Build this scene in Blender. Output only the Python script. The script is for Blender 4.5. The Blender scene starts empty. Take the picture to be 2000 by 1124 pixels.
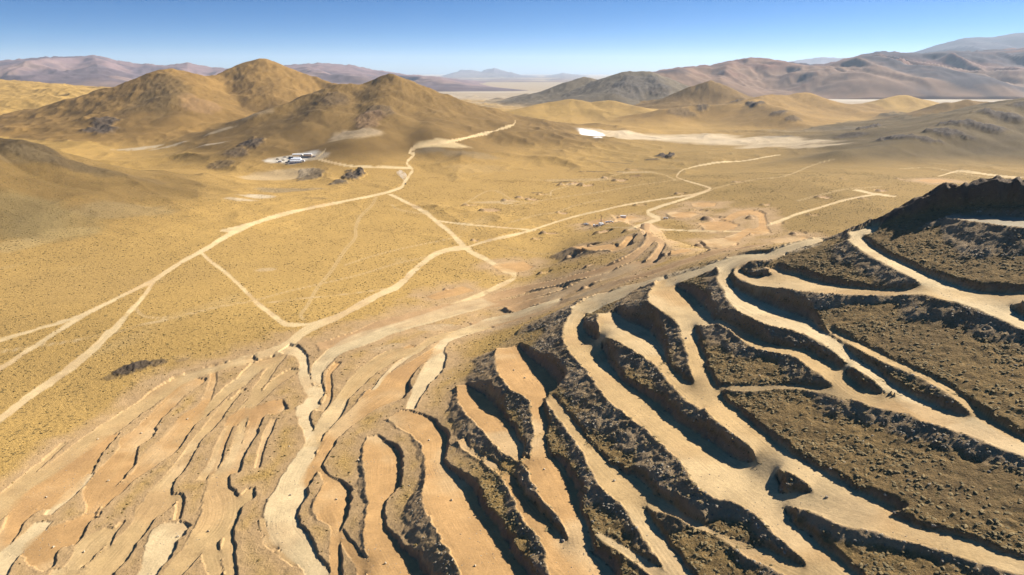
import bpy, bmesh, math, random
import numpy as np
from mathutils import Vector, Matrix

# ------------------------------------------------------------------ camera
SC = bpy.context.scene
CAM_Z = 160.0
PITCH = math.radians(17.4)          # looking down from the horizontal
FPX = 1350.0                        # focal length in pixels of a 2000 px wide frame
cam_data = bpy.data.cameras.new('camera')
cam_data.sensor_width = 36.0
cam_data.lens = 36.0 * FPX / 2000.0
cam_data.clip_start = 1.0
cam_data.clip_end = 90000.0
cam = bpy.data.objects.new('camera', cam_data)
SC.collection.objects.link(cam)
cam.location = (0, 0, CAM_Z)
cam.rotation_euler = (math.radians(90) - PITCH, 0, 0)
SC.camera = cam

# ------------------------------------------------------------------ sky, sun, exposure
SUN_AZ = math.radians(62)           # to the right of the view direction
SUN_EL = math.radians(33.5)
world = bpy.data.worlds.new('World')
SC.world = world
world.use_nodes = True
wn = world.node_tree
bg = wn.nodes['Background']
sky = wn.nodes.new('ShaderNodeTexSky')
sky.sky_type = 'NISHITA'
sky.sun_disc = False
sky.sun_elevation = SUN_EL
sky.sun_rotation = SUN_AZ
sky.altitude = 3000
sky.air_density = 1.2
sky.dust_density = 4.0
sky.ozone_density = 7.0
tc = wn.nodes.new('ShaderNodeTexCoord')
mpw = wn.nodes.new('ShaderNodeMapping'); mpw.inputs['Scale'].default_value = (1, 1, 2.7)   # thin mountain air: the sky deepens quickly above the horizon
nrm = wn.nodes.new('ShaderNodeVectorMath'); nrm.operation = 'NORMALIZE'
wn.links.new(tc.outputs['Generated'], mpw.inputs['Vector']); wn.links.new(mpw.outputs[0], nrm.inputs[0]); wn.links.new(nrm.outputs[0], sky.inputs['Vector'])
hsv = wn.nodes.new('ShaderNodeHueSaturation'); hsv.inputs['Saturation'].default_value = 1.28
wn.links.new(sky.outputs[0], hsv.inputs['Color']); wn.links.new(hsv.outputs[0], bg.inputs[0])
bg.inputs[1].default_value = 0.052
sun_data = bpy.data.lights.new('sun', 'SUN')
sun_data.energy = 5.0
sun_data.angle = math.radians(0.5)
sun_data.color = (1.0, 0.95, 0.87)
sun = bpy.data.objects.new('sun', sun_data)
SC.collection.objects.link(sun)
sun_vec = Vector((math.sin(SUN_AZ) * math.cos(SUN_EL), math.cos(SUN_AZ) * math.cos(SUN_EL), math.sin(SUN_EL)))
sun.rotation_euler = sun_vec.to_track_quat('Z', 'Y').to_euler()
sun.location = (0, 0, 600)
SC.view_settings.view_transform = 'Standard'
SC.view_settings.look = 'None'
SC.view_settings.exposure = 1.2
SC.view_settings.gamma = 1.0
SC.view_settings.use_curve_mapping = False
SC.cycles.max_bounces = 5
SC.cycles.volume_bounces = 1

# ------------------------------------------------------------------ numeric helpers
rng = np.random.default_rng(7)
random.seed(7)
CT, ST = math.cos(PITCH), math.sin(PITCH)

def smooth(a, b, x):
    t = np.clip((x - a) / (b - a), 0, 1)
    return t * t * (3 - 2 * t)

def sp(t, w):
    return w * np.logaddexp(0, t / w)

def smin(a, b, k):
    h = np.clip(0.5 + 0.5 * (b - a) / k, 0, 1)
    return b + (a - b) * h - k * h * (1 - h)

def smax(a, b, k):
    return -smin(-a, -b, k)

def _hash(i, j, seed):
    n = (i.astype(np.int64) * 374761393 + j.astype(np.int64) * 668265263 + seed * 974634777) & 0x7fffffff
    n = ((n ^ (n >> 13)) * 1274126177) & 0x7fffffff
    n = n ^ (n >> 16)
    return (n & 0xffff) / 65535.0

def vnoise(x, y, seed=0):
    """smooth value noise, -1..1"""
    i = np.floor(x); j = np.floor(y)
    fx = x - i; fy = y - j
    fx = fx * fx * fx * (fx * (fx * 6 - 15) + 10)
    fy = fy * fy * fy * (fy * (fy * 6 - 15) + 10)
    a = _hash(i, j, seed); b = _hash(i + 1, j, seed)
    c = _hash(i, j + 1, seed); d = _hash(i + 1, j + 1, seed)
    v = (a * (1 - fx) + b * fx) * (1 - fy) + (c * (1 - fx) + d * fx) * fy
    return v * 2 - 1

def fbm(x, y, scale, octaves=4, seed=0, gain=0.5):
    s = 0; a = 1; t = 0
    ca, sa = math.cos(0.6), math.sin(0.6)
    x = x / scale; y = y / scale
    for o in range(octaves):
        s = s + a * vnoise(x, y, seed + o * 17)
        t += a; a *= gain
        x, y = (ca * x - sa * y) * 2.03 + 13.7, (sa * x + ca * y) * 2.03 - 7.1
    return s / t

def ridged(x, y, scale, octaves=4, seed=0, gain=0.55):
    s = 0; a = 1; t = 0
    ca, sa = math.cos(0.6), math.sin(0.6)
    x = x / scale; y = y / scale
    for o in range(octaves):
        s = s + a * (1 - np.abs(vnoise(x, y, seed + o * 17)) * 2)
        t += a; a *= gain
        x, y = (ca * x - sa * y) * 2.03 + 13.7, (sa * x + ca * y) * 2.03 - 7.1
    return s / t

def ray(u, v):
    """unit-forward ray of a photograph point (2000 px frame) -> dx, dy, down"""
    xc = (u - 1000.0) / FPX
    yc = (562.0 - v) / FPX
    return xc, CT + yc * ST, ST - yc * CT

def at_depth(u, v, y):
    xc, f, d = ray(u, v)
    t = y / f
    return xc * t, y, CAM_Z - d * t

def seg_dist(px, py, P):
    """distance to polyline P (n,2): returns dist, segment index, parameter, signed side"""
    best = np.full(px.shape, 1e18); bi = np.zeros(px.shape, np.int32)
    bt = np.zeros(px.shape); bs = np.zeros(px.shape)
    for i in range(len(P) - 1):
        ax, ay = P[i]; bx, by = P[i + 1]
        dx, dy = bx - ax, by - ay
        L2 = dx * dx + dy * dy + 1e-9
        t = np.clip(((px - ax) * dx + (py - ay) * dy) / L2, 0, 1)
        ex = px - ax - t * dx; ey = py - ay - t * dy
        d2 = ex * ex + ey * ey
        m = d2 < best
        best = np.where(m, d2, best)
        bi[m] = i; bt = np.where(m, t, bt)
        bs = np.where(m, np.sign(dx * ey - dy * ex), bs)
    return np.sqrt(best), bi, bt, bs

# ------------------------------------------------------------------ land form
# hill ridges: (name, label, slope, crest softness, colour key, [(u, v, forward distance)])
RIDGES = [
 ('hill', 'tall twin-peaked ochre hill rising behind the left of the plain', .40, 12, 'ochre_dark',
  [(-60,262,1750),(60,246,1850),(160,213,1950),(250,176,2000),(300,148,2050),(330,141,2050),(375,150,2100),(430,149,2200),(480,129,2300),(510,122,2300),(560,135,2300),(610,152,2300),(660,165,2250),(730,190,2200)]),
 ('', '', .40, 26, 'ochre_dark', [(330,141,2050),(355,185,1850),(345,225,1700),(300,262,1560)]),
 ('', '', .40, 26, 'ochre', [(510,122,2300),(535,170,2100),(560,205,1950)]),
 ('hill', 'pointed brown hill with rocky spurs behind the mining camp', .44, 10, 'brown',
  [(510,218,1560),(600,188,1650),(660,172,1700),(690,169,1720),(730,166,1750),(765,152,1750),(800,166,1750),(840,187,1750),(880,204,1750),(930,219,1750),(1000,239,1700)]),
 ('', '', .42, 20, 'brown', [(765,152,1750),(752,190,1600),(745,215,1500),(720,250,1380),(690,268,1300)]),
 ('', '', .40, 20, 'brown', [(660,172,1700),(640,215,1500),(610,240,1420)]),
 ('', '', .40, 20, 'brown', [(840,187,1750),(850,225,1550),(840,252,1400)]),
 ('hill', 'rounded dark brown hill at the left edge, nearest to the plain', .42, 14, 'dark',
  [(-320,300,640),(-120,272,760),(-40,266,820),(10,263,850),(60,271,850),(110,288,860),(170,311,880),(230,332,900),(300,348,930),(370,358,960)]),
 ('hill', 'small ochre hill with a dark ridge just behind the mining camp', .42, 12, 'ochre_light',
  [(360,345,1130),(400,325,1190),(440,302,1250),(490,277,1350),(520,267,1400),(560,281,1420),(600,297,1420)]),
 ('hill', 'low golden rise sloping in from the left edge below far mountains', .10, 60, 'ochre_light',
  [(-600,118,3300),(-200,140,3100),(0,160,3000),(100,171,3000),(210,183,2900),(300,195,2800)]),
 ('hill', 'broad grey-brown hill in the middle distance right of centre', .42, 40, 'grey',
  [(1030,206,3500),(1080,172,3550),(1110,158,3600),(1145,149,3700),(1180,152,3700),(1205,146,3550),(1225,141,3500),(1265,141,3500),(1300,153,3500),(1345,178,3400)]),
 ('', '', .42, 30, 'grey_dark', [(1225,141,3500),(1215,165,3200),(1190,182,3000),(1120,196,2900)]),
 ('', '', .42, 30, 'grey_dark', [(1265,141,3500),(1285,165,3250),(1290,190,3000)]),
 ('hill', 'domed olive-brown hill right of the broad grey hill', .42, 25, 'brown',
  [(1270,203,2800),(1310,188,2800),(1350,170,2800),(1385,160,2800),(1410,166,2800),(1445,183,2800),(1500,197,2850)]),
 ('hill', 'small grey hill left of the pale basin, in the middle distance', .45, 25, 'grey', [(880,205,4300),(900,192,4300),(915,191,4300),(935,203,4300)]),
 ('hill', 'pair of grey hills in front of the pale salt basin', .45, 25, 'grey', [(930,204,4300),(950,190,4300),(975,184,4300),(990,192,4300),(1010,181,4200),(1030,178,4200),(1050,190,4100)]),
 ('hill', 'low golden hill beyond the white playa at the centre', .25, 25, 'ochre_light',
  [(950,226,2250),(1010,214,2350),(1060,203,2450),(1110,194,2500),(1150,200,2500),(1190,197,2500),(1230,207,2450),(1270,220,2400)]),
 ('hill', 'rocky ochre hills behind the pale playa on the right', .30, 20, 'ochre',
  [(1250,222,2250),(1300,212,2250),(1350,207,2300),(1420,203,2300),(1470,198,2350),(1490,187,2450),(1530,186,2550),(1570,182,2600),(1600,192,2600),(1640,204,2600),(1690,203,2600)]),
 ('', '', .30, 14, 'ochre', [(1470,198,2350),(1510,208,2150),(1540,220,2000),(1560,240,1880)]),
 ('hill', 'smooth sandy cone-shaped hill in front of the right valley', .30, 20, 'ochre_light',
  [(1640,212,2500),(1690,205,2600),(1725,195,2650),(1765,187,2700),(1800,195,2700),(1835,208,2700)]),
 ('hill', 'smooth olive-brown hill behind the dark right-hand slope', .36, 20, 'brown',
  [(1700,258,1750),(1760,240,1800),(1810,222,1850),(1860,202,1900),(1895,195,1900),(1925,199,1900),(1960,213,1900)]),
 ('hill', 'dark hill with a jagged rock spine at the right edge', .26, 16, 'spine',
  [(1640,296,1180),(1720,283,1230),(1790,262,1300),(1850,244,1350),(1900,228,1400),(1950,214,1450),(2000,202,1500),(2100,180,1560),(2300,150,1650)]),
]

def interp(x, xs, ys):
    return np.interp(x, xs, ys)

def base_height(x, y):
    """open land: plain on the left and far, the mined spur on the right"""
    yy = np.clip(y, 100, 430)
    x0 = interp(y, [100, 190, 300, 368, 430], [-70, -58, -42, -32, -20])
    xi = sp(x - x0, 12.0)
    k = 0.442 + 0.0005 * (np.clip(y, 120, 400) - 368)
    P = k * xi
    yc = interp(x, [-60, 60, 100, 130, 160, 250, 420], [385, 378, 368, 352, 326, 322, 330])
    fall = interp(x, [-50, 60, 110, 140, 165, 185, 500], [.09, .12, .15, .25, .50, .62, .62])
    F = 0.442 * xi - fall * (y - yc)
    hill = smin(smin(P, F, 10.0), 116.0 + 0 * P, 24.0)
    g = 0.13 * (np.minimum(sp(x + 175, 25), 125.0) - 125.0) * (1 - smooth(330, 470, y))
    rise = 0.085 * np.minimum(sp(x - 40, 40), 330) * smooth(420, 620, y) * (1 - smooth(850, 1250, y))
    plain = g + rise - 6.0 * smooth(700, 1000, y) * (1 - smooth(-420, -200, x)) * (1 - smooth(1100, 1300, y))
    far = -22 * smooth(2600, 5200, y)
    return smax(hill, np.zeros_like(hill), 6.0) + plain + far

_ridge_cache = []
for name, label, slope, soft, col, pts in RIDGES:
    P = np.array([at_depth(*p) for p in pts])
    _ridge_cache.append((P, slope, soft))

def hills_height(x, y, warp=True, want_id=False):
    acc = np.zeros_like(x); best = np.zeros_like(x); bid = np.full(x.shape, -1, np.int32)
    if warp:
        w1 = fbm(x, y, 260, 4, 31); w2 = ridged(x, y, 190, 4, 77)
        w3 = fbm(x, y, 45, 3, 5)
        x0_, y0_ = x, y
        x = x + 22 * fbm(x, y, 230, 3, 131); y = y + 34 * fbm(x, y, 260, 3, 137)
    last = -1
    for i, (P, slope, soft) in enumerate(_ridge_cache):
        if RIDGES[i][0]:
            last = i
        R = 3.2 * P[:, 2].max() / slope + 200
        m = (x > P[:, 0].min() - R) & (x < P[:, 0].max() + R) & (y > P[:, 1].min() - R) & (y < P[:, 1].max() + R)
        if not m.any():
            continue
        xm, ym = x[m], y[m]
        if not RIDGES[i][0]:
            soft = soft * 2.5
        h = np.zeros(xm.shape)
        for j in range(len(P) - 1):
            (ax, ay, az), (bx, by, bz) = P[j], P[j + 1]
            ddx, ddy = bx - ax, by - ay
            t = np.clip(((xm - ax) * ddx + (ym - ay) * ddy) / (ddx * ddx + ddy * ddy), 0, 1)
            d = np.hypot(xm - ax - t * ddx, ym - ay - t * ddy)
            zr = np.maximum(az * (1 - t) + bz * t, 2.0)
            d = np.sqrt(d * d + soft * soft) - soft
            if warp:
                d = np.maximum(d * (1 + 0.18 * w1[m] - 0.20 * w2[m] * smooth(20, 160, d)) + 4 * w3[m] * smooth(5, 60, d), 0)
            h = np.maximum(h, zr * np.maximum(np.exp(-1.3 * np.power(slope * d / zr, 1.05)) - .07, 0) / .93)
        acc[m] += h ** 14
        b = best[m]; mm = h > b
        b[mm] = h[mm]; best[m] = b
        ids = bid[m]; ids[mm] = last; bid[m] = ids
    h = acc ** (1 / 14)
    if warp:
        h = h + smooth(22, 110, h) * (6.0 * ridged(x0_, y0_, 120, 5, 141, .6) + 2.6 * fbm(x0_, y0_, 25, 3, 143))
    if want_id:
        return h, bid
    return h

# ------------------------------------------------------------------ the land as one polar sheet
th_in = np.arange(-math.radians(42.6), math.radians(42.6), 0.00138)
th = np.concatenate([np.linspace(-math.radians(62), -math.radians(42.6), 50, endpoint=False), th_in,
                     np.linspace(math.radians(42.6), math.radians(62), 51)])
rr = [105.0]
while rr[-1] < 38000:
    r = rr[-1]
    rr.append(r * (1 + float(np.interp(r, [100, 160, 420, 600, 1500, 3500, 5500, 12000], [.006, .0031, .0031, .0048, .0062, .008, .02, .05]))))
rr = np.array(rr)
NR, NC = len(rr), len(th)
RR, TH = np.meshgrid(rr, th, indexing='ij')
X = RR * np.sin(TH); Y = RR * np.cos(TH)
print('terrain grid', NR, NC, 2 * NR * NC)

H0 = base_height(X, Y)
farm = Y > 560
hh, hid = hills_height(X[farm], Y[farm], True, True)
HILL = np.zeros_like(X); HILL[farm] = hh
HID = np.full(X.shape, -1, np.int32); HID[farm] = hid
fade_near = smooth(560, 760, Y)
HILL *= fade_near
Hn = H0 + HILL
Hn += 0.6 * fbm(X, Y, 110, 3, 3) * smooth(150, 500, RR) * (1 - smooth(4000, 9000, RR))

HLAND = Hn.copy()
def bil(A, x, y):
    r = np.hypot(x, y); t = np.arctan2(x, y)
    fi = np.interp(r, rr, np.arange(NR)); fj = np.interp(t, th, np.arange(NC))
    i = np.clip(fi.astype(int), 0, NR - 2); j = np.clip(fj.astype(int), 0, NC - 2)
    a = fi - i; b = fj - j
    return A[i, j] * (1 - a) * (1 - b) + A[i + 1, j] * a * (1 - b) + A[i, j + 1] * (1 - a) * b + A[i + 1, j + 1] * a * b
def land(x, y):
    return bil(HLAND, x, y)

def unproject(u, v):
    """first hit of photograph points with the undisturbed land -> (n,3)"""
    u = np.asarray(u, float); v = np.asarray(v, float)
    dx, dy, dn = ray(u, v)
    ts = np.geomspace(90, 7000, 420)
    X = dx[:, None] * ts; Y = dy[:, None] * ts; Z = CAM_Z - dn[:, None] * ts
    below = Z < land(X, Y)
    hit = below.argmax(1); hit = np.where(below.any(1), np.maximum(hit, 1), len(ts) - 1)
    lo = ts[hit - 1]; hi = ts[hit]
    for _ in range(18):
        mid = (lo + hi) / 2
        b = CAM_Z - dn * mid < land(dx * mid, dy * mid)
        hi = np.where(b, mid, hi); lo = np.where(b, lo, mid)
    return np.stack([dx * hi, dy * hi, CAM_Z - dn * hi], 1)

# ------------------------------------------------------------------ roads and benches
ORG = dict(A=(0,843), B=(400,843), C=(800,843), D=(1200,843), E=(1500,843), F=(0,600), G=(400,600), H=(800,600),
           I=(1200,600), J=(1500,600), K=(1000,400), L=(1500,330), M=(500,400), N=(0,400), Z=(0,0), Q=(1280,390))
# (sheet, surface, label, [(X, Y, width)])   sheets are four times enlarged parts of the frame (Z: not enlarged)
ROADS = [
 # hillside benches, left to right
 ('C','o','wide orange-tan bench crossing the middle of the foreground', [(-110,-125,110),(-40,-110,150),(40,-70,190),(130,0,200),(190,80,210),(190,250,140),(220,330,200),(290,480,400),(380,680,400),(540,930,430),(660,1124,440),(800,1350,440)]),
 ('H','w','pale road climbing from the orange bench to the spur crest', [(10,790,70),(30,730,70),(90,610,90),(170,500,150),(215,400,120),(240,310,80),(300,250,60),(400,205,70),(520,165,70),(650,120,70),(780,90,70),(900,50,70),(1030,5,70),(1150,-40,70)]),
 ('C','o','narrow bench road right of the wide orange bench', [(400,75,90),(450,130,60),(560,200,60),(680,290,70),(770,370,90),(830,470,90),(900,580,100),(990,690,140),(1080,790,160),(1150,900,200),(1230,1010,320),(1330,1110,420),(1420,1250,420)]),
 ('H','o','short dead-end bench with a square upper end', [(400,620,90),(470,710,190),(560,810,210),(650,920,200),(740,1040,180),(800,1110,170),(850,1170,80),(920,1240,60),(970,1310,60)]),
 ('H','o','forked bench with a broad square pad at its head', [(760,340,180),(820,440,280),(900,540,330),(980,640,330),(1000,720,150),(1000,800,90),(1020,900,100),(1020,1000,110),(1010,1100,120),(1020,1180,180),(1060,1280,270),(1130,1400,300),(1200,1530,260),(1240,1620,180),(1300,1750,180),(1330,1880,200)]),
 ('H','t','bench road running from the square pad to the lower right', [(1080,700,70),(1150,780,80),(1230,890,80),(1320,1010,90),(1400,1112,110),(1480,1232,150),(1560,1322,200),(1640,1412,220),(1700,1492,150),(1780,1612,110),(1870,1752,120),(1960,1882,130),(2060,2020,130),(2160,2160,130)]),
 ('D','t','thin bench track between rubble slopes', [(50,400,200),(150,460,180),(270,530,110),(400,600,110),(500,660,70),(620,720,50),(800,800,40),(1000,900,90),(1130,960,130),(1280,1030,120),(1450,1110,110),(1620,1200,110)]),
 ('C','t','short track at the bottom centre below the bench roads', [(1460,810,40),(1560,860,50),(1680,930,60),(1800,1010,70),(1900,1080,80),(2000,1160,80)]),
 ('H','t','widest pale bench sweeping from the crest to the lower right', [(1430,-20,110),(1340,40,110),(1290,120,120),(1290,210,170),(1350,310,220),(1430,420,200),(1520,540,180),(1610,650,200),(1740,750,240),(1880,860,230),(2000,960,230),(2160,1080,260),(2300,1190,300),(2450,1320,400),(2600,1430,420),(2720,1512,280),(2820,1622,170),(2930,1732,160),(3050,1842,160),(3180,1952,170),(3320,2062,180),(3460,2180,180)]),
 ('D','t','branch road leaving the widest bench toward the right edge', [(1120,500,150),(1300,510,100),(1450,540,120),(1650,600,140),(1850,660,180),(2000,690,180),(2200,760,150),(2400,820,140),(2600,870,140),(2800,940,140),(3000,1000,130),(3200,1060,120),(3400,1120,120)]),
 ('I','t','bench tapering into the straight haul road', [(-60,60,140),(10,150,220),(120,220,240),(230,300,200),(330,400,130),(420,510,90),(520,610,100),(620,700,110),(740,780,130)]),
 ('I','t','straight haul road descending through the middle of the right slope', [(430,-230,100),(390,-165,160),(430,-80,270),(490,0,300),(540,80,200),(560,160,110),(590,260,120),(630,380,130),(670,500,130),(720,620,130),(790,740,160),(860,830,180),(960,920,150),(1080,1010,140),(1200,1100,140),(1330,1192,140),(1480,1282,150),(1640,1372,150),(1800,1462,160),(1950,1542,180),(2080,1610,180)]),
 ('K','t','triangular spur of the straight haul road', [(1350,800,200),(1450,880,150),(1530,925,70),(1600,930,40)]),
 ('I','t','curving bench road above the hummocky slope', [(780,95,40),(880,150,50),(980,210,60),(1080,270,65),(1200,320,60),(1330,340,60),(1450,360,80),(1560,420,100),(1680,500,120),(1780,590,130),(1880,670,130),(2000,720,120),(2200,780,110),(2350,820,100),(2500,850,150),(2650,900,140)]),
 ('I','k2','short overgrown track across the hummocky slope', [(840,620,40),(960,635,50),(1100,640,45),(1300,625,40),(1480,630,40),(1620,655,50),(1760,700,60),(1850,735,60)]),
 ('K','w','looping haul road round the dark knoll on the right', [(1960,410,70),(1850,430,90),(1740,460,110),(1670,520,110),(1655,590,90),(1700,660,90),(1770,730,120),(1880,800,160),(2000,860,170),(2130,910,160),(2250,950,140),(2330,990,110),(2420,1040,80),(2520,1110,80),(2650,1210,80),(2800,1310,80),(2950,1420,90),(3100,1520,110),(3250,1610,140),(3400,1680,150),(3600,1760,130),(3800,1850,110),(4000,1924,100),(4200,2000,100)]),
 ('J','t','narrow contour track high on the right slope', [(460,145,30),(560,210,45),(680,290,50),(820,360,55),(960,430,50),(1100,490,50),(1250,560,50),(1400,640,55),(1520,730,60),(1650,820,55),(1800,920,55),(2000,1040,55),(2150,1130,55)]),
 ('L','w','upper haul road with a hairpin at the spur crest', [(850,430,45),(780,470,60),(700,520,90),(690,560,100),(740,610,70),(850,670,60),(1000,750,60),(1150,820,60),(1300,880,70),(1420,940,110),(1530,1000,150),(1650,1060,120),(1800,1130,90),(2000,1210,75),(2200,1290,75)]),
 ('L','t','level bench road joining the upper haul road', [(-200,740,50),(-240,790,60),(-220,840,60),(-130,870,60),(0,885,110),(150,900,110),(300,920,110),(450,940,100),(650,960,70),(850,970,50),(1050,965,45),(1250,970,60),(1400,990,90),(1500,1010,100)]),
 ('L','t','short spur road beside the dark knoll', [(30,770,60),(100,800,60),(200,830,80),(300,875,90)]),
 ('L','t','level pad at the right edge below the upper slope', [(1420,940,60),(1600,990,100),(1800,1000,90),(2000,1000,80),(2200,1000,80)]),
 ('L','g','grey bench under the rock face at the right edge', [(1420,378,30),(1600,385,55),(1800,402,75),(2000,420,95),(2200,435,95)]),
 # along the crest of the spur
 ('L','w','whitish haul road along the crest of the spur', [(640,520,50),(450,545,50),(250,590,50),(100,640,60),(0,680,80),(-200,700,80),(-350,740,60),(-500,790,60),(-650,840,70),(-770,880,80)]),
 ('K','w','pale crest road ending in the fan of benches', [(1180,575,50),(1050,620,60),(900,670,90),(780,720,110),(680,760,120),(560,830,120)]),
 ('K','r','reddish road along the far side of the spur', [(1030,180,40),(1050,200,50),(1080,260,60),(1060,310,55),(1000,360,50),(920,420,55),(800,480,55),(620,540,60),(450,580,60),(300,620,60),(150,650,60),(0,690,60),(-200,740,60),(-400,790,60),(-600,830,60),(-800,880,60),(-1000,930,60),(-1150,990,60),(-1300,1050,70),(-1500,1110,60)]),
 ('K','r','reddish loop road beside the drilling pads', [(1100,250,45),(1170,300,50),(1140,370,50),(1080,440,60),(950,480,70),(800,540,60),(600,600,60),(430,680,60),(300,730,70),(150,770,70),(0,830,70)]),
 ('K','r','reddish strip along the upper edge of the spur', [(-300,950,50),(0,900,60),(300,790,60),(600,690,50),(850,600,50),(1100,530,45),(1350,445,40),(1600,372,40),(1850,330,36),(2050,300,30)]),
 ('K','r','narrow reddish strip between the two reddish roads', [(-900,960,50),(-600,880,50),(-300,800,50),(0,760,50),(200,700,45),(420,640,40)]),
 ('G','w','pale scraped road feeding the left benches', [(2200,-40,90),(2000,10,90),(1800,70,90),(1600,130,80),(1400,190,80),(1250,240,110),(1100,300,100),(1000,360,80),(920,430,90),(880,510,90),(880,590,80),(900,660,80),(860,720,90)]),
 ('G','t','tan road below the pale scraped road', [(2200,150,60),(2000,200,60),(1800,250,50),(1650,330,60),(1480,370,90),(1350,440,110),(1250,520,110),(1150,620,110),(1070,720,100),(1000,830,120),(930,920,100),(870,1010,90),(830,1080,130)]),
 ('G','o','scraped orange pad with a white edge near the crest', [(1830,330,60),(1720,390,60),(1600,470,90),(1500,560,180),(1450,650,220),(1350,720,190),(1250,790,120),(1130,880,110),(1040,960,110),(960,1060,100),(900,1172,80),(850,1242,90),(800,1322,90),(760,1392,100)]),
 ('G','w','main haul road winding down to the bottom edge', [(620,320,90),(700,340,70),(760,380,70),(775,440,65),(770,520,75),(800,600,80),(850,680,100),(830,750,130),(780,810,130),(770,880,110),(800,950,80),(830,1052,100),(790,1152,120),(730,1252,140),(680,1352,190),(660,1452,280),(620,1552,270),(600,1652,260),(620,1752,260),(700,1852,260),(780,1942,200),(840,2032,170),(900,2140,160)]),
 ('B','t','outer ledge left of the winding haul road', [(440,690,50),(470,790,60),(510,880,80),(600,950,60),(700,1040,40)]),
 ('B','o','bulb-shaped pad with a narrow neck at the bottom', [(890,270,45),(950,360,60),(985,410,150),(1000,500,270),(990,600,300),(1030,690,180),(1020,780,80),(1010,900,75),(1020,1020,75),(1030,1160,75)]),
 ('B','o','thin connecting road at the bottom between two benches', [(1050,780,60),(1130,900,70),(1210,1000,100),(1300,1060,220)]),
 ('B','o','flat-topped orange bench left of the wide bench', [(1300,40,90),(1330,120,200),(1390,220,290),(1390,320,280),(1390,420,270),(1350,540,160),(1330,640,160),(1320,740,170),(1350,850,220),(1400,950,290),(1460,1060,400),(1540,1200,440)]),
 # gentle slope, lower left
 ('A','t','road forking into two lanes at the bottom left of centre', [(1880,20,70),(1840,130,70),(1790,240,80),(1720,350,130),(1690,450,180),(1720,540,300),(1720,640,300),(1680,740,250),(1600,830,200),(1500,930,130),(1400,1040,140),(1320,1150,140)]),
 ('A','t','right lane of the fork running to the bottom edge', [(1680,760,200),(1640,880,130),(1650,980,120),(1670,1060,110),(1690,1160,110)]),
 ('A','t','raised lane along the dark bank at the bottom', [(1960,440,60),(1920,500,110),(1860,560,110),(1830,650,90),(1790,780,80),(1780,900,90),(1790,1000,90),(1800,1160,90)]),
 ('G','t','short road dropping from the plain junction', [(600,370,50),(540,450,60),(470,550,60),(410,640,70),(370,720,70),(340,800,60),(300,900,60),(270,1000,70)]),
 ('G','t','curved cross road between two left benches', [(700,490,50),(620,540,60),(540,600,60),(470,670,60),(400,740,60),(360,790,60)]),
 ('G','o','orange pad below the curved cross road', [(600,765,100),(520,790,130),(420,830,130),(390,900,110),(350,1000,80),(310,1090,70),(255,1192,80),(220,1290,90)]),
 ('G','o','small orange pad with a dark lip', [(330,790,60),(260,860,120),(210,920,80)]),
 ('G','t','road from the junction toward the left pads', [(560,390,60),(400,470,80),(280,580,90),(170,660,70),(90,740,65),(-20,840,60),(-140,940,60),(-230,1060,70)]),
 ('F','t','tan lane at the lower left, second from the gully', [(1800,720,60),(1700,850,70),(1620,950,70),(1530,1050,70),(1480,1142,80),(1400,1252,80),(1290,1382,90),(1240,1452,170),(1220,1532,270),(1130,1652,150),(1050,1762,150),(960,1862,160),(870,1962,180),(780,2062,200),(700,2180,220)]),
 ('A','t','short hooked pad beside the white lower pad', [(1300,520,70),(1400,515,60),(1400,600,50),(1385,680,50)]),
 ('A','w','pale pear-shaped pad at the bottom left', [(1420,725,90),(1330,785,220),(1270,860,230),(1250,950,200),(1200,1040,160),(1140,1150,130)]),
 ('A','t','tilted tan pad near the lower left corner', [(860,755,60),(800,810,140),(720,880,180),(640,980,150),(560,1060,110)]),
 ('A','t','tan strip along the bottom edge, left corner', [(740,1085,60),(550,1095,80),(400,1120,100)]),
 ('F','t','first lane leaving the plain road toward the lower left', [(1990,395,45),(1800,450,50),(1600,500,55),(1400,570,70),(1250,670,90),(1100,780,100),(950,880,110),(800,980,120),(650,1090,110),(480,1212,100),(330,1312,90),(200,1392,90),(100,1492,120),(0,1572,150),(-150,1692,150)]),
 ('F','o','orange lane with a long pad at the lower left', [(1560,560,60),(1440,640,80),(1330,740,90),(1240,830,100),(1150,930,110),(1090,1002,170),(1010,1082,130),(950,1192,180),(850,1322,220),(760,1442,180),(720,1532,70),(690,1612,60),(600,1692,130),(450,1802,250),(330,1922,250),(380,2040,120)]),
 ('A','o','broad orange pad at the left edge', [(840,30,120),(750,130,130),(640,250,170),(520,370,230),(400,470,250),(270,560,230),(170,640,170),(90,760,120),(0,860,110),(-150,980,110)]),
 ('A','w','pale strip in the lower left corner', [(330,720,100),(200,850,100),(80,950,120),(0,1050,150),(-60,1150,150)]),
 ('F','o','double-rutted track and orange pad on the left slope', [(1670,510,50),(1660,600,60),(1620,700,60),(1580,770,60),(1490,860,140),(1420,942,140),(1330,1052,150),(1230,1152,170),(1120,1262,90),(1000,1352,70),(880,1452,80),(780,1552,90),(720,1652,110)]),
 ('F','t','thin lane beside the first orange lane', [(1450,620,30),(1300,760,32),(1180,900,34),(1060,1080,36),(920,1250,40),(800,1400,36)]),
 ('F','t','thin lane left of the tan double lane', [(1900,640,30),(1740,800,32),(1560,1000,34),(1420,1180,36),(1300,1330,40),(1180,1450,36)]),
 ('F','t','thin lane right of the tan double lane', [(1960,700,30),(1860,830,34),(1760,980,40),(1700,1100,42),(1650,1230,50),(1580,1340,50)]),
 ('G','o','narrow orange lane beside the dark-lipped pad', [(200,930,40),(150,1050,40),(110,1180,44),(60,1300,44)]),
 ('G','o','narrow orange lane below the curved cross road', [(540,870,40),(480,1000,44),(440,1120,44),(410,1250,44)]),
 ('G','o','short orange lane right of the winding haul road', [(1040,430,36),(970,520,44),(970,620,52),(960,720,60),(900,800,60)]),
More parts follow.
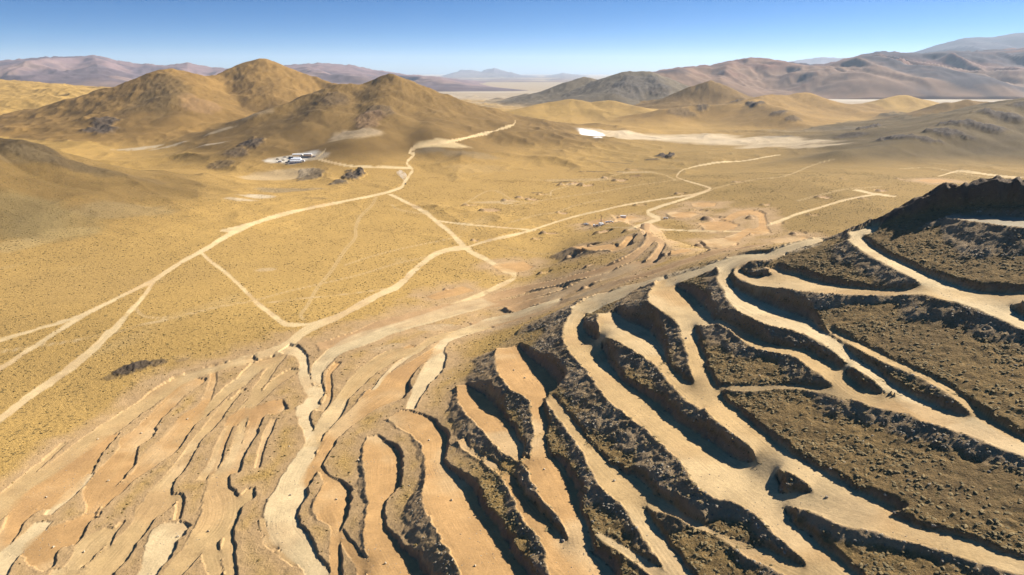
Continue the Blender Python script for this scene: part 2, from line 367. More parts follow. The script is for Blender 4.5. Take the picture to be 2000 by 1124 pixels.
 ('G','o','thin orange lane along the tan road', [(1620,300,28),(1400,400,30),(1220,560,30),(1110,690,30)]),
 ('G','w','thin pale streak beside the scraped orange pad', [(1720,300,26),(1580,390,28),(1440,500,30),(1330,640,30),(1230,740,28)]),
 ('A','w','pale streak across the lowest left pads', [(700,330,50),(600,430,70),(480,540,60),(380,640,40)]),
 ('A','t','thin lane between the two pale pads at lower left', [(960,700,34),(880,800,38),(820,930,40),(700,1050,44),(600,1160,44)]),
 ('A','t','thin lane along the left edge of the fan', [(500,90,30),(380,200,36),(250,310,40),(120,420,44),(0,520,44)]),
 # roads on the plain
 ('N','p','main dirt road sweeping across the plain to the left edge', [(2000,140,28),(1800,230,34),(1600,350,38),(1400,460,36),(1200,590,44),(1000,690,36),(800,790,34),(600,880,24),(400,940,22),(200,1000,22),(0,1060,22),(-200,1110,22)]),
 ('N','p','branch dirt road running to the lower left of the plain', [(1200,600,36),(1120,720,44),(1000,850,48),(900,970,56),(850,1010,60),(750,1110,60),(600,1240,60),(450,1350,60),(300,1450,60),(150,1560,70),(0,1680,70),(-150,1780,70)]),
 ('N','p','middle dirt track between the two left plain roads', [(760,800,24),(600,900,32),(450,990,34),(300,1090,36),(200,1150,36),(100,1220,38),(0,1280,40),(-150,1360,40)]),
 ('N','p','cross road linking the main road and the spur', [(1570,370,26),(1640,440,30),(1750,520,30),(1850,610,36),(1950,710,40),(2010,770,44),(2100,840,44),(2190,910,46),(2260,940,40),(2400,935,24),(2520,915,30)]),
 ('M','p','dirt road from the crossroads to the spur junction', [(1640,335,60),(1500,355,45),(1400,390,50),(1300,460,55),(1200,550,60),(1100,640,60),(950,710,60),(800,790,60),(650,870,60),(500,930,70),(350,1010,80),(220,1120,90),(50,1170,60),(-100,1210,50),(-240,1250,48),(-400,1290,45)]),
 ('M','p','dirt road from the main road to the drilling spur', [(1050,-80,26),(1210,0,30),(1320,60,36),(1420,140,40),(1520,220,44),(1600,300,56),(1680,370,44),(1800,430,44),(1920,500,48),(2010,540,60),(1990,590,50),(1850,660,50),(1700,730,50),(1560,780,50)]),
 ('Z','p','main dirt road winding between the hills to the pass', [(440,452,9),(500,435,8),(560,417,7),(640,400,6.5),(740,380,6),(780,368,6),(790,357,7),(800,342,6),(805,332,5),(795,318,4),(808,303,4),(801,297,3.5),(820,286,3),(870,278,2.2),(900,272,2.2),(950,260,2),(1000,245,2),(1006,236,2)]),
 ('Z','p','thin dirt road leading to the mining camp', [(800,329,2.2),(760,327,2),(690,325,2),(655,319,2.2),(625,312,2.4)]),
 ('Z','p','short dirt road climbing behind the mining camp', [(622,306,1.8),(633,296,1.6),(637,290,1.6)]),
 ('K','p','long thin dirt road past the drilling rig', [(-360,335,24),(-180,280,22),(0,240,24),(150,200,22),(300,150,18),(500,90,16),(700,45,16),(900,0,16),(1200,-48,14),(1420,-80,14),(1540,-120,14),(1520,-140,14),(1320,-200,14),(1290,-228,14),(1360,-280,12),(1600,-328,11),(1800,-340,10),(1960,-368,9),(2080,-388,8)]),
 ('K','p','straight thin track running right from the rig', [(730,178,10),(940,180,12),(1100,190,14),(1450,205,14),(2000,212,10)]),
 ('K','p','curving pad road behind the drilling pads', [(940,185,36),(1020,160,40),(1100,130,40),(1140,110,42),(1080,75,36),(1065,52,28),(1130,25,26),(1200,0,24),(1360,-48,22),(1540,-112,18)]),
 ('M','p','thin cross track from the dirt road to the rig track', [(1410,125,14),(1600,150,14),(2000,185,14),(2180,200,14)]),
 # small pads about the drilling field
 ('K','o','drill pad below the drilling rig', [(640,160,50),(760,135,70),(880,120,60),(960,105,40)]),
 ('Q','o','square drill pad with a deep dark cut at its right', [(200,160,50),(290,180,90),(380,190,90),(450,195,60)]),
 ('Q','o','broad drill pad with two dark notches', [(620,330,80),(740,330,120),(860,330,120),(940,330,70)]),
 ('Q','o','drill pad track behind the notched pad', [(860,250,60),(1000,190,60),(1150,160,60),(1280,190,70),(1310,280,100),(1290,370,120),(1100,410,60),(900,500,110),(750,540,100),(660,550,90)]),
 ('Q','o','long drill pad beside the crest road', [(1270,580,30),(1450,540,60),(1650,510,80),(1850,480,60)]),
 ('Q','o','low drill pad with a dark end', [(200,660,50),(330,630,60),(440,620,40)]),
 ('Q','p','dirt track leading right from the drill pads', [(1350,320,40),(1500,270,40),(1700,190,36),(2000,100,30),(2300,10,26),(2550,-40,24),(2750,-70,20)]),
 ('Q','o','far drill pad behind the square pad', [(480,70,40),(600,65,50),(700,65,40)]),
 ('K','o','small square drill pad left of the loop road', [(510,345,60),(600,355,60),(740,335,55),(860,320,55),(930,240,50)]),
 ('M','o','long flat drill pad near the crossroads', [(1380,730,50),(1500,695,60),(1640,660,60)]),
 ('M','o','small drill pad beside the crossroads', [(1880,470,40),(1970,480,90),(2050,480,90),(2110,470,60)]),
 ('L','p','angled cut track on the far right of the plain', [(690,165,26),(800,190,20),(900,205,18),(990,215,14)]),
 ('L','o','round drill pad on the far right rise', [(1230,100,30),(1300,95,40),(1380,90,30)]),
 ('L','p','cut track at the right edge of the plain', [(1330,60,14),(1480,20,14),(1600,30,16),(1720,45,18),(1850,60,16),(2000,75,16)]),
]
# faint wheel tracks: painted only
TRACKS = [
 ('N',[(1060,800,14),(1090,850,14),(1160,880,14),(1300,885,14),(1450,860,14),(1700,800,14),(1980,750,14),(2200,690,12),(2500,620,12),(2800,550,12),(3100,460,14),(3350,405,16),(3500,360,20)]),
 ('N',[(340,1100,14),(600,1060,12),(820,1010,14),(950,980,12),(1150,930,12),(1300,900,10)]),
 ('N',[(0,1150,14),(200,1120,14),(340,1085,14)]),
 ('M',[(940,-60,20),(900,10,22),(820,90,22),(780,180,24),(775,260,22),(700,350,26),(640,440,26),(580,530,24),(480,650,22),(400,790,22),(350,860,20),(370,900,16)]),
 ('M',[(1060,0,14),(1120,40,14),(1300,70,14)]),
 ('M',[(700,470,10),(950,390,10),(1250,320,10),(1600,250,10)]),
 ('M',[(0,780,10),(300,740,10),(700,700,10),(1080,650,12)]),
 ('K',[(0,135,10),(200,80,10),(350,60,12),(480,10,10),(700,-40,10)]),
 ('Z',[(905,399,2),(960,372,2.5),(1005,392,2.5),(1045,398,2.5)]),
 ('Z',[(1075,383,2),(1080,372,2),(1120,362,2),(1160,352,2.5),(1240,335,3),(1290,340,2),(1320,352,2)]),
 ('Z',[(1000,402,2),(1100,385,2),(1180,374,2),(1245,362,2),(1320,352,2)]),
 ('Z',[(1385,372,3),(1420,362,3),(1480,350,3),(1530,345,3),(1590,322,2.5),(1625,312,2)]),
 ('Z',[(1560,392,3),(1640,372,3),(1675,368,3),(1720,365,3)]),
 ('Z',[(1760,330,2),(1820,328,2),(1880,340,2.5),(1960,350,3)]),
]
SURF = {  # real albedo of the trodden surfaces
 'o': (.425, .248, .098), 't': (.440, .292, .130), 'w': (.520, .385, .205), 'r': (.400, .245, .112),
 'g': (.300, .245, .160), 'p': (.570, .410, .205), 'k2': (.330, .225, .105)}

def catmull(pts, n=5):
    P = np.array(pts, float)
    P = np.vstack([2 * P[0] - P[1], P, 2 * P[-1] - P[-2]])
    out = []
    for i in range(1, len(P) - 2):
        for t in np.linspace(0, 1, n, endpoint=False):
            a, b, c, d = P[i - 1], P[i], P[i + 1], P[i + 2]
            out.append(0.5 * ((2 * b) + (c - a) * t + (2 * a - 5 * b + 4 * c - d) * t * t + (3 * b - a - 3 * c + d) * t ** 3))
    out.append(P[-2])
    return np.array(out)

def to_photo(sheet, pts):
    P = catmull(pts)
    ox, oy = ORG[sheet]
    s = 1.0 if sheet == 'Z' else (6.25 if sheet == 'Q' else 4.0)
    P[:, 0] = ox + P[:, 0] / s; P[:, 1] = oy + P[:, 1] / s; P[:, 2] = np.maximum(P[:, 2], 1) / s
    return P

def ground_line(sheet, pts):
    """centre line on the land, half width in metres"""
    P = to_photo(sheet, pts)
    c = unproject(P[:, 0], P[:, 1])
    step = np.linalg.norm(np.diff(c[:, :2], axis=0), axis=1)
    jump = np.nonzero((step > 45) & (step > .18 * c[1:, 1]))[0]
    if len(jump):
        cutp = np.concatenate([[-1], jump, [len(c) - 1]])
        best = np.argmax(np.diff(cutp))
        P = P[cutp[best] + 1:cutp[best + 1] + 1]; c = c[cutp[best] + 1:cutp[best + 1] + 1]
    tan = np.gradient(P[:, :2], axis=0)
    tan /= np.linalg.norm(tan, axis=1)[:, None] + 1e-9
    nrm = np.stack([-tan[:, 1], tan[:, 0]], 1)
    ends = []
    for s in (-.5, .5):
        q = P[:, :2] + nrm * P[:, 2:3] * s
        dx, dy, dn = ray(q[:, 0], q[:, 1])
        t = (CAM_Z - c[:, 2]) / np.maximum(dn, .02)
        ends.append(np.stack([dx * t, dy * t], 1))
    mid = (ends[0] + ends[1]) / 2
    c[:, :2] = mid
    g = np.gradient(mid, axis=0); g /= np.linalg.norm(g, axis=1)[:, None] + 1e-9
    n = np.stack([-g[:, 1], g[:, 0]], 1)
    hw = np.abs(((ends[1] - ends[0]) * n).sum(1)) / 2
    hw = np.clip(hw, .9, 40)
    # carry on past the edge of the picture
    for end in (0, -1):
        u_, v_ = P[end, 0], P[end, 1]
        if u_ > 2000 or v_ > 1124 or u_ < 0:
            k3 = c[min(4, len(c) - 1)] if end == 0 else c[max(-5, -len(c))]
            tv = c[end, :2] - k3[:2]; tv = tv / (np.linalg.norm(tv) + 1e-9)
            ext = c[end, :2] + tv * np.arange(4, 61, 4)[:, None]
            ze = bil(HLAND, ext[:, 0], ext[:, 1])
            ext = np.concatenate([ext, ze[:, None]], 1); he = np.full(len(ext), hw[end])
            if end == 0:
                c = np.vstack([ext[::-1], c]); hw = np.concatenate([he, hw])
            else:
                c = np.vstack([c, ext]); hw = np.concatenate([hw, he])
    z = c[:, 2].copy()
    for _ in range(3):
        z[1:-1] = (z[:-2] + z[1:-1] * 2 + z[2:]) / 4
    c[:, 2] = z
    return c, hw

# roads carve benches
near = RR < 2600
xn, yn, hn = X[near], Y[near], Hn[near]
n_edge = 0.95 * fbm(xn, yn, 4.0, 3, 21, .6) + 0.9 * fbm(xn, yn, 15.0, 2, 22)
edge_amp = interp(np.hypot(xn, yn), [100, 450, 900], [1.0, 1.0, .6])
n_edge = n_edge * edge_amp
lo = np.full(xn.shape, -1e9); hi = np.full(xn.shape, 1e9)
wsum = np.zeros(xn.shape); zsum = np.zeros(xn.shape)
colsum = np.zeros(xn.shape + (3,))
rid = np.full(xn.shape, -1, np.int32); rbest = np.full(xn.shape, -1e9)
lat = np.zeros(xn.shape); alo = np.zeros(xn.shape)
din = np.full(xn.shape, 1e9); dmine = np.full(xn.shape, 1e9)
road_lines = []
SF, SCUT = 0.565, 2.0
for k, (sheet, kind, label, pts) in enumerate(ROADS):
    c, hw = ground_line(sheet, pts)
    if kind == 'p':
        hw = np.maximum(hw * .72, .9)
    road_lines.append((c, hw))
    if len(c) < 2:
        continue
    if 'drill pad' in label:
        c[:, 2] = .8 * c[:, 2] + .2 * c[:, 2].mean()
    low = (c[:, 0] < -20) & (c[:, 1] < 400) & (kind in 'otwr')
    c[:, 2] -= .5 * low
    mg = 26.0 + hw.max()
    bx = (xn > c[:, 0].min() - mg) & (xn < c[:, 0].max() + mg) & (yn > c[:, 1].min() - mg) & (yn < c[:, 1].max() + mg)
    ix = np.nonzero(bx)[0]
    if len(ix) == 0:
        continue
    d, si, st, sd = seg_dist(xn[ix], yn[ix], c[:, :2])
    keep = d < mg
    ix, d, si, st, sd = ix[keep], d[keep], si[keep], st[keep], sd[keep]
    w = hw[si] * (1 - st) + hw[si + 1] * st
    dl = d.copy(); over = np.zeros_like(d)
    for endi, (pa, pb) in ((0, (c[0], c[min(3, len(c) - 1)])), (len(c) - 2, (c[-1], c[max(-4, -len(c))]))):
        tv = np.array([pa[0] - pb[0], pa[1] - pb[1]]); tv /= np.linalg.norm(tv) + 1e-9
        rel = np.stack([xn[ix] - pa[0], yn[ix] - pa[1]], 1)
        o_ = rel @ tv
        mm = (si == endi) & (o_ > 0) & ((st <= 0) if endi == 0 else (st >= 1))
        lt = np.abs(rel[:, 0] * tv[1] - rel[:, 1] * tv[0])
        dl = np.where(mm, lt, dl); over = np.where(mm, o_, over)
    zr = c[si, 2] * (1 - st) + c[si + 1, 2] * st
    if kind == 'p':
        zr = hn[ix] - .06
    cum = np.concatenate([[0], np.cumsum(np.linalg.norm(np.diff(c[:, :2], axis=0), axis=1))])
    s = cum[si] * (1 - st) + cum[si + 1] * st
    e = np.maximum(dl - w, over - .3 * w)
    e = np.where((over > 0) & (e > 0), np.hypot(np.maximum(dl - w, 0), np.maximum(over - .3 * w, 0)), e)
    e = e + n_edge[ix] * np.minimum(1, w / 3.0)         # <0 inside
    dd = np.maximum(e, 0)
    if kind != 'p':
        lo[ix] = np.maximum(lo[ix], zr - SF * dd)
        hi[ix] = np.minimum(hi[ix], zr + SCUT * dd)
    wt = np.where(e < 0, np.minimum(-e, 3.0) / 3.0 + .02, 0)
    zsum[ix] += wt * zr; wsum[ix] += wt
    colsum[ix] += wt[:, None] * np.array(SURF[kind])
    better = (-e > rbest[ix])
    j = ix[better]
    rbest[j] = -e[better]; rid[j] = k
    lat[j] = (d * sd)[better]; alo[j] = s[better] + 57.0 * k
    din[ix] = np.minimum(din[ix], e)
    if kind in ('o', 't', 'w', 'r'):
        dmine[ix] = np.minimum(dmine[ix], e)
inside = wsum > 0
znew = np.minimum(np.maximum(hn, lo), hi)
znew = np.where(inside, zsum / np.maximum(wsum, 1e-6), znew)
cut = np.clip((hn - znew) / 1.2, 0, 1) * (~inside)
fill = np.clip((znew - hn) / 0.6, 0, 1) * (~inside)
rmask = smooth(0.5, -0.6, din)

full = Hn.copy(); full[near] = znew
isp = np.array([r[1] == 'p' for r in ROADS])
insf = np.zeros(X.shape, bool); insf[near] = inside & ~isp[np.maximum(rid, 0)]
rows_ = int((rr < 560).sum())
A = full[:rows_].astype(np.float32); Mk = insf[:rows_].astype(np.float32)
cnt = np.zeros_like(Mk)
cnt[1:] += Mk[:-1]; cnt[:-1] += Mk[1:]; cnt[:, 1:] += Mk[:, :-1]; cnt[:, :-1] += Mk[:, 1:]
upd = (Mk > 0) & (cnt > 0); den = np.maximum(cnt, 1)
for _ in range(260):
    B = A * Mk
    S_ = np.zeros_like(A)
    S_[1:] += B[:-1]; S_[:-1] += B[1:]; S_[:, 1:] += B[:, :-1]; S_[:, :-1] += B[:, 1:]
    A = np.where(upd, .2 * A + .8 * S_ / den, A)
full[:rows_] = np.where(insf[:rows_], A, full[:rows_])
znew = full[near]
CUT = np.zeros_like(X); FILL = np.zeros_like(X); ROAD = np.zeros_like(X)
RID = np.full(X.shape, -1, np.int32); LAT = np.zeros_like(X); ALO = np.zeros_like(X)
RCOL = np.zeros(X.shape + (3,))
CUT[near] = cut; FILL[near] = fill; ROAD[near] = rmask
RID[near] = np.where(inside, rid, -1); LAT[near] = lat; ALO[near] = alo
rc = colsum / np.maximum(wsum, 1e-6)[:, None]
rc[~inside] = np.array([SURF[r[1]] for r in ROADS])[np.maximum(rid, 0)][~inside]
RCOL[near] = rc
Hn[near] = znew

# drill scrapes: level floors cut into the plain with a heap of spoil on the downhill side
SCRAPES = [(924,400,14),(960,410,16),(996,391,12),(1024,386,14),(1040,390,10),(1060,380,8),(1110,360,14),(1126,358,10),(1150,362,16),(1190,348,12),(1212,352,14),(1238,332,12),(1252,400,10),(1100,416,9),
 (1077,456,16),(1050,466,9),(1140,482,14),(1162,478,12),(1065,532,10),(1120,500,12),(1155,517,10),(1375,477,16),(1410,470,18),(1435,478,12),(1310,495,14),(1300,524,10),(1100,560,12),(1147,560,10),(1400,428,22),(1432,442,12),(1365,412,16),(1340,420,14),(1480,425,14),(1520,436,12),(1470,455,16),(1395,492,14),(1560,455,14),(1610,385,12),(1500,400,10),(1690,388,10),(1720,372,12),(1760,350,10),(1590,420,10),(1180,452,14),(1235,448,12),(1012,520,12),(880,565,10),(930,470,9),(1330,378,10),(1440,355,9),(1650,350,8)]
q_ = unproject([a[0] for a in SCRAPES], [a[1] for a in SCRAPES])
SCR = np.zeros(xn.shape); HEAP = np.zeros(xn.shape)
for i, ((u, v, ru), (cx, cy, cz)) in enumerate(zip(SCRAPES, q_)):
    rx = ru * cy / FPX * .95; ry = rx * (1.0 + .5 * math.sin(i * 2.1)); an = .5 + .6 * math.sin(i * 1.7)
    m = np.nonzero((np.abs(xn - cx) < 3 * rx + 8) & (np.abs(yn - cy) < 3 * ry + 8))[0]
    if len(m) == 0:
        continue
    ex = (xn[m] - cx) * math.cos(an) + (yn[m] - cy) * math.sin(an); ey = -(xn[m] - cx) * math.sin(an) + (yn[m] - cy) * math.cos(an)
    q = np.sqrt((ex / rx) ** 2 + (ey / ry) ** 2) + .22 * fbm(xn[m], yn[m], 6, 3, 300 + i)
    a = smooth(1.08, .92, q)
    dep = min(5.0, .34 * rx + .9)
    floor = bil(HLAND, np.array([cx]), np.array([cy]))[0] - .25 * dep
    keep = 1 - rmask[m]
    slope_in = np.minimum(znew[m], floor + np.maximum(q - .95, 0) * rx * 1.6)
    tgt = np.where(q < 1.6, slope_in, znew[m])
    znew[m] = znew[m] * (1 - keep) + tgt * keep
    # spoil tipped towards lower left
    hx, hy = cx - rx * (1.05 + .2 * math.cos(i)), cy - ry * (.35 + .5 * math.sin(i * 1.3))
    hr = max(.62 * rx, 2.5)
    dh = np.hypot(xn[m] - hx, (yn[m] - hy) * .8) / hr + .22 * fbm(xn[m], yn[m], 4, 2, 400 + i)
    hp = np.maximum(1 - dh, 0)
    znew[m] += np.minimum(hp * 1.25, .75) * dep * 1.0 * keep
    HEAP[m] = np.maximum(HEAP[m], smooth(0, .25, hp) * keep)
    SCR[m] = np.maximum(SCR[m], a * keep * (.45 + .5 * (i % 3 > 0)))
Hn[near] = znew
SCRF = np.zeros_like(X); SCRF[near] = SCR; HEAPF = np.zeros_like(X); HEAPF[near] = HEAP

# worn soil beside the roads of the plain and faint tracks
TR = np.zeros(xn.shape)
for sheet, pts in TRACKS:
    c, hw = ground_line(sheet, pts)
    bx = (xn > c[:, 0].min() - 12) & (xn < c[:, 0].max() + 12) & (yn > c[:, 1].min() - 12) & (yn < c[:, 1].max() + 12)
    ix = np.nonzero(bx)[0]
    d, si, st, sd = seg_dist(xn[ix], yn[ix], c[:, :2])
    w = np.clip(hw[si], 1.0, 4)
    two = np.maximum(np.exp(-((d - w * .62) / .55) ** 2), 0.35 * np.exp(-(d / w) ** 2))
    TR[ix] = np.maximum(TR[ix], two)
DIST = np.zeros_like(X); DIST[near] = smooth(interp(yn, [300, 380], [13, 24]), 0.5, dmine + interp(yn, [300, 380], [5, 11]) * fbm(xn, yn, 12, 3, 24))
TRK = np.zeros_like(X); TRK[near] = TR * (1 - rmask)

# ------------------------------------------------------------------ soil patches: (u, v, half width px, half depth m, colour, strength, rock relief m)
ROCK = (.066, .048, .033); ROCKG = (.078, .064, .050); SALT = (.78, .76, .72); PALE = (.51, .39, .24); RED = (.32, .19, .105); GREY = (.20, .165, .115)
WHITE_SOIL = (.52, .44, .32)
PATCHES = [
 (205,236,26,60,ROCK,.9,5),(195,256,40,45,ROCK,.95,6),(330,178,45,160,(.12,.078,.03),.5,5),(300,200,60,120,(.14,.09,.034),.5,3),(395,205,35,70,RED,.3,4),
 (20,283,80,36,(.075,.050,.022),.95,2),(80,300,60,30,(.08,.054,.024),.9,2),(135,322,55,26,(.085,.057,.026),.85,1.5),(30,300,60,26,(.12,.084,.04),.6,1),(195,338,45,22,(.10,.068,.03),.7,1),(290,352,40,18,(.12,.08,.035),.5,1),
 (490,278,24,50,ROCK,.9,5),(460,300,30,40,ROCK,.7,4),(430,325,25,30,ROCK,.6,3),
 (605,345,25,60,ROCKG,.75,3),(690,345,22,40,ROCK,.95,6),(665,356,22,25,ROCKG,.8,3),(705,338,9,25,ROCK,.95,7),
 (700,262,45,60,PALE,.45,4),(745,215,30,60,ROCK,.5,6),(660,195,30,60,ROCK,.45,5),(720,235,30,60,RED,.4,5),
 (1300,307,18,26,ROCK,.98,8),(1275,312,16,10,ROCK,.7,3),
 (1695,252,20,36,ROCK,.95,9),(1660,264,34,30,ROCK,.7,4),(1745,270,32,26,ROCK,.95,6),
 (1480,203,22,60,ROCK,.85,10),(1440,198,14,40,ROCK,.7,8),(1370,208,16,40,ROCK,.7,7),(1330,220,30,40,ROCK,.5,6),(1520,222,20,40,ROCK,.75,7),(1550,232,15,30,ROCK,.6,5),
 (1250,165,50,170,ROCKG,.8,14),(1220,178,40,140,ROCKG,.7,12),(1290,180,20,100,ROCK,.6,8),(960,192,12,60,ROCKG,.5,5),
 (1900,243,60,30,ROCK,.95,7),(1850,258,45,24,ROCK,.95,6),(1960,226,50,30,ROCK,.95,7),(2030,212,50,40,ROCK,.95,7),(1800,270,35,18,ROCK,.85,4),
 (1230,266,110,95,PALE,.8,0),(1300,269,120,100,PALE,.75,0),(1380,273,120,90,PALE,.75,0),(1460,277,110,75,PALE,.75,0),(1530,281,100,60,PALE,.75,0),(1600,286,60,35,PALE,.6,0),
 (1600,255,90,60,GREY,.25,1),(1520,268,30,25,GREY,.5,0),
 (505,384,40,14,WHITE_SOIL,.6,0),(470,390,30,10,WHITE_SOIL,.45,0),(560,372,70,30,GREY,.5,0),(540,345,70,45,PALE,.45,0),(620,388,30,10,ROCK,.35,0),
 (270,290,45,12,WHITE_SOIL,.55,0),(330,286,40,10,WHITE_SOIL,.5,0),(410,282,35,10,WHITE_SOIL,.5,0),(430,255,30,14,PALE,.5,0),(500,222,30,20,PALE,.3,0),
 (585,309,40,30,(.56,.50,.41),.85,0),(545,313,34,16,(.56,.49,.38),.85,0),(620,306,28,18,(.46,.37,.25),.6,0),
 (870,281,55,22,(.55,.40,.20),.8,0),(840,293,30,16,GREY,.35,0),(920,300,60,30,GREY,.25,0),(930,330,70,40,(.40,.26,.10),.4,0),
 (1130,352,90,18,PALE,.22,0),(970,395,50,10,PALE,.35,0),(1115,358,22,8,PALE,.6,0),(990,398,14,5,PALE,.6,0),(1062,380,12,5,PALE,.5,0),(1240,337,40,12,PALE,.3,0),
 (1240,345,16,5,RED,.5,0),(1210,360,22,5,ROCK,.6,1.5),(1160,336,30,5,ROCK,.8,2),(1100,356,28,5,ROCK,.8,2),(1050,377,20,4,ROCK,.7,1.5),(1215,336,18,4,ROCK,.8,1.5),(1200,318,40,5,ROCK,.6,1.5),(1230,315,20,4,ROCK,.5,1),
 (245,725,26,7,ROCK,.95,1.3),(275,714,26,6,ROCK,.95,1.3),(310,708,22,5,ROCK,.8,1.0),(215,738,20,5,ROCK,.6,.6),(360,702,16,3,ROCK,.5,.4),
 (330,742,60,10,PALE,.35,0),(290,755,40,8,(.42,.27,.12),.4,0),(520,527,22,7,PALE,.4,0),
 (660,640,50,12,RED,.25,0),(1050,680,60,12,PALE,.3,0),(860,640,50,8,WHITE_SOIL,.4,0),(760,680,40,8,WHITE_SOIL,.35,0),(1000,620,40,6,WHITE_SOIL,.4,0),
 (40,420,90,60,(.20,.145,.060),.65,0),(120,440,90,40,(.21,.15,.062),.55,0),(250,410,90,30,(.24,.18,.09),.4,0),(30,480,70,14,(.42,.31,.14),.4,0),(130,455,60,14,(.40,.29,.12),.3,0),
 (1152,262,26,55,(.88,.87,.84),.97,0),(1168,268,9,16,(.8,.78,.74),.85,0),
 (1150,590,60,14,PALE,.6,0),(1300,545,60,14,PALE,.6,0),(1430,512,60,12,PALE,.6,0),(1560,482,50,10,PALE,.5,0),(960,640,60,10,PALE,.5,0),
]
def veg_base():
    n1 = fbm(X, Y, 160, 4, 41); n2 = fbm(X, Y, 38, 3, 42); n3 = fbm(X, Y, 9, 3, 43)
    plain = np.array([.415, .256, .076]); gold = np.array([.480, .302, .088]); brown = np.array([.290, .185, .072]); dark = np.array([.225, .150, .062])
    def mix(a, b, t):
        return a * (1 - t[..., None]) + b * t[..., None]
    C = np.zeros(X.shape + (3,)) + plain
    C = mix(C, gold, np.clip(.5 * n1 + .45 * n2, 0, 1) * .9)
    C = mix(C, brown, np.clip(-.6 * n1 - .35 * n2 - .05, 0, 1) * .55)
    C *= (1 + .10 * n3[..., None])
    wv = fbm(X, Y, 140, 3, 46)
    wash = smooth(.80, .97, ridged(X + 50 * wv, Y * .55 + 30 * wv, 130, 2, 47)) * (1 - smooth(900, 1500, Y))
    C = mix(C, np.array([.46, .325, .150]), wash * .30)
    tone = fbm(X, Y * .6, 320, 3, 48)
    C = mix(C, np.array([.30, .192, .066]), np.clip(tone, 0, 1) * .65)
    # far plain a little browner
    C = mix(C, np.array([.330, .200, .058]), smooth(560, 1300, Y) * .8)
    C = mix(C, np.array([.245, .155, .046]), smooth(40, 260, X) * smooth(400, 560, Y) * (1 - smooth(1500, 2000, Y)) * (.75 + .3 * n2))  # right-hand plain: shade of the slope facing away from the sun, painted into the colour
    keys = dict(ochre=(.245, .145, .042), ochre_dark=(.200, .116, .034), ochre_light=(.300, .185, .052), brown=(.165, .098, .030), dark=(.175, .108, .035), spine=(.110, .073, .026), grey=(.120, .092, .056), grey_dark=(.10, .078, .052))
    for i, R in enumerate(RIDGES):
        if R[0]:
            key = R[4]
    wh = smooth(3, 26, HILL)
    colid = np.zeros(X.shape + (3,))
    lastkey = {}
    for i, R in enumerate(RIDGES):
        if R[0]:
            lastkey[i] = keys[R[4]]
    for i, v in lastkey.items():
        colid[HID == i] = v
    hw_ = wh * (HID >= 0)
    nh = fbm(X, Y, 70, 4, 55) + .6 * ridged(X, Y, 210, 3, 56) + .7 * fbm(X, Y, 18, 3, 57)
    C = C * (1 - hw_[..., None]) + colid * (1 + .24 * nh[..., None]) * hw_[..., None]
    # pale basin floor far away
    C = mix(C, np.array([.33, .25, .155]), smooth(2700, 3600, Y) * (1 - wh))
    salt = smooth(.15, .5, fbm(X * .35, Y, 900, 3, 91)) * smooth(3600, 4600, Y) * (1 - wh)
    C = mix(C, np.array([.50, .43, .34]), salt * .55)
    # mined spur: browner, stonier soil
    yc_ = interp(X, [-60, 60, 100, 130, 160, 250, 420], [385, 378, 368, 352, 326, 322, 330])
    spur = smooth(6, 30, base_height(X, Y)) * (1 - smooth(-8, 14, Y - yc_ + 4 * n3))
    C = mix(C, np.array([.190, .122, .050]), spur * (.85 + .2 * n2))
    return C, spur
COL, SPUR = veg_base()
VEG = np.clip(1 - smooth(1200, 2600, RR), 0.15, 1)
RUF = np.zeros_like(X)
pc = unproject([p[0] for p in PATCHES], [p[1] for p in PATCHES])
for (u, v, ru, dm, colr, stg, relief), (cx, cy, cz) in zip(PATCHES, pc):
    t = math.hypot(cx, cy)
    rx = ru * cy / FPX * 1.05
    # ellipse across / along the line of sight, ragged outline
    ca, sa = cy / t, cx / t
    m = (np.abs(X - cx) < 2.5 * max(rx, dm)) & (np.abs(Y - cy) < 2.5 * max(rx, dm))
    if not m.any():
        continue
    ex = (X[m] - cx) * ca - (Y[m] - cy) * sa; ey = (X[m] - cx) * sa + (Y[m] - cy) * ca
    q = np.sqrt((ex / rx) ** 2 + (ey / dm) ** 2)
    sc = max(min(rx, dm), 2.5)
    q = q + (.55 if relief > 0 else .32) * fbm(X[m], Y[m], sc * .9, 4, int(u) % 97)
    a = smooth(1.05, .65, q) * stg
    if relief > 0:
        rn = ridged(X[m], Y[m], max(sc * .55, 2.0), 4, 19) * .5 + .5
        Hn[m] += a * relief * (rn ** 1.5) * 1.2
        a = a * smooth(.15, .55, rn + .35)
        VEG[m] *= (1 - a)
    COL[m] = COL[m] * (1 - a[:, None]) + np.array(colr) * a[:, None]
    if sum(colr) > 1.1:
        VEG[m] *= (1 - a)

# ground churned by machines beside the benches
dk = DIST * (1 - smooth(.05, .5, SPUR)) * .88
COL = COL * (1 - dk[..., None]) + np.array([.405, .262, .128]) * (1 + .16 * fbm(X, Y, 8, 3, 66)[..., None]) * dk[..., None]
VEG *= (1 - .75 * dk)
scn = 1 + .15 * fbm(X, Y, 7, 3, 67)[..., None]
COL = COL * (1 - SCRF[..., None]) + np.array([.400, .252, .122]) * scn * SCRF[..., None]
hk = (HEAPF * .75)[..., None]
COL = COL * (1 - hk) + np.array([.20, .135, .078]) * scn * hk  # spoil heaps coloured darker, standing in for their shaded faces
VEG *= (1 - np.maximum(SCRF, .8 * HEAPF))
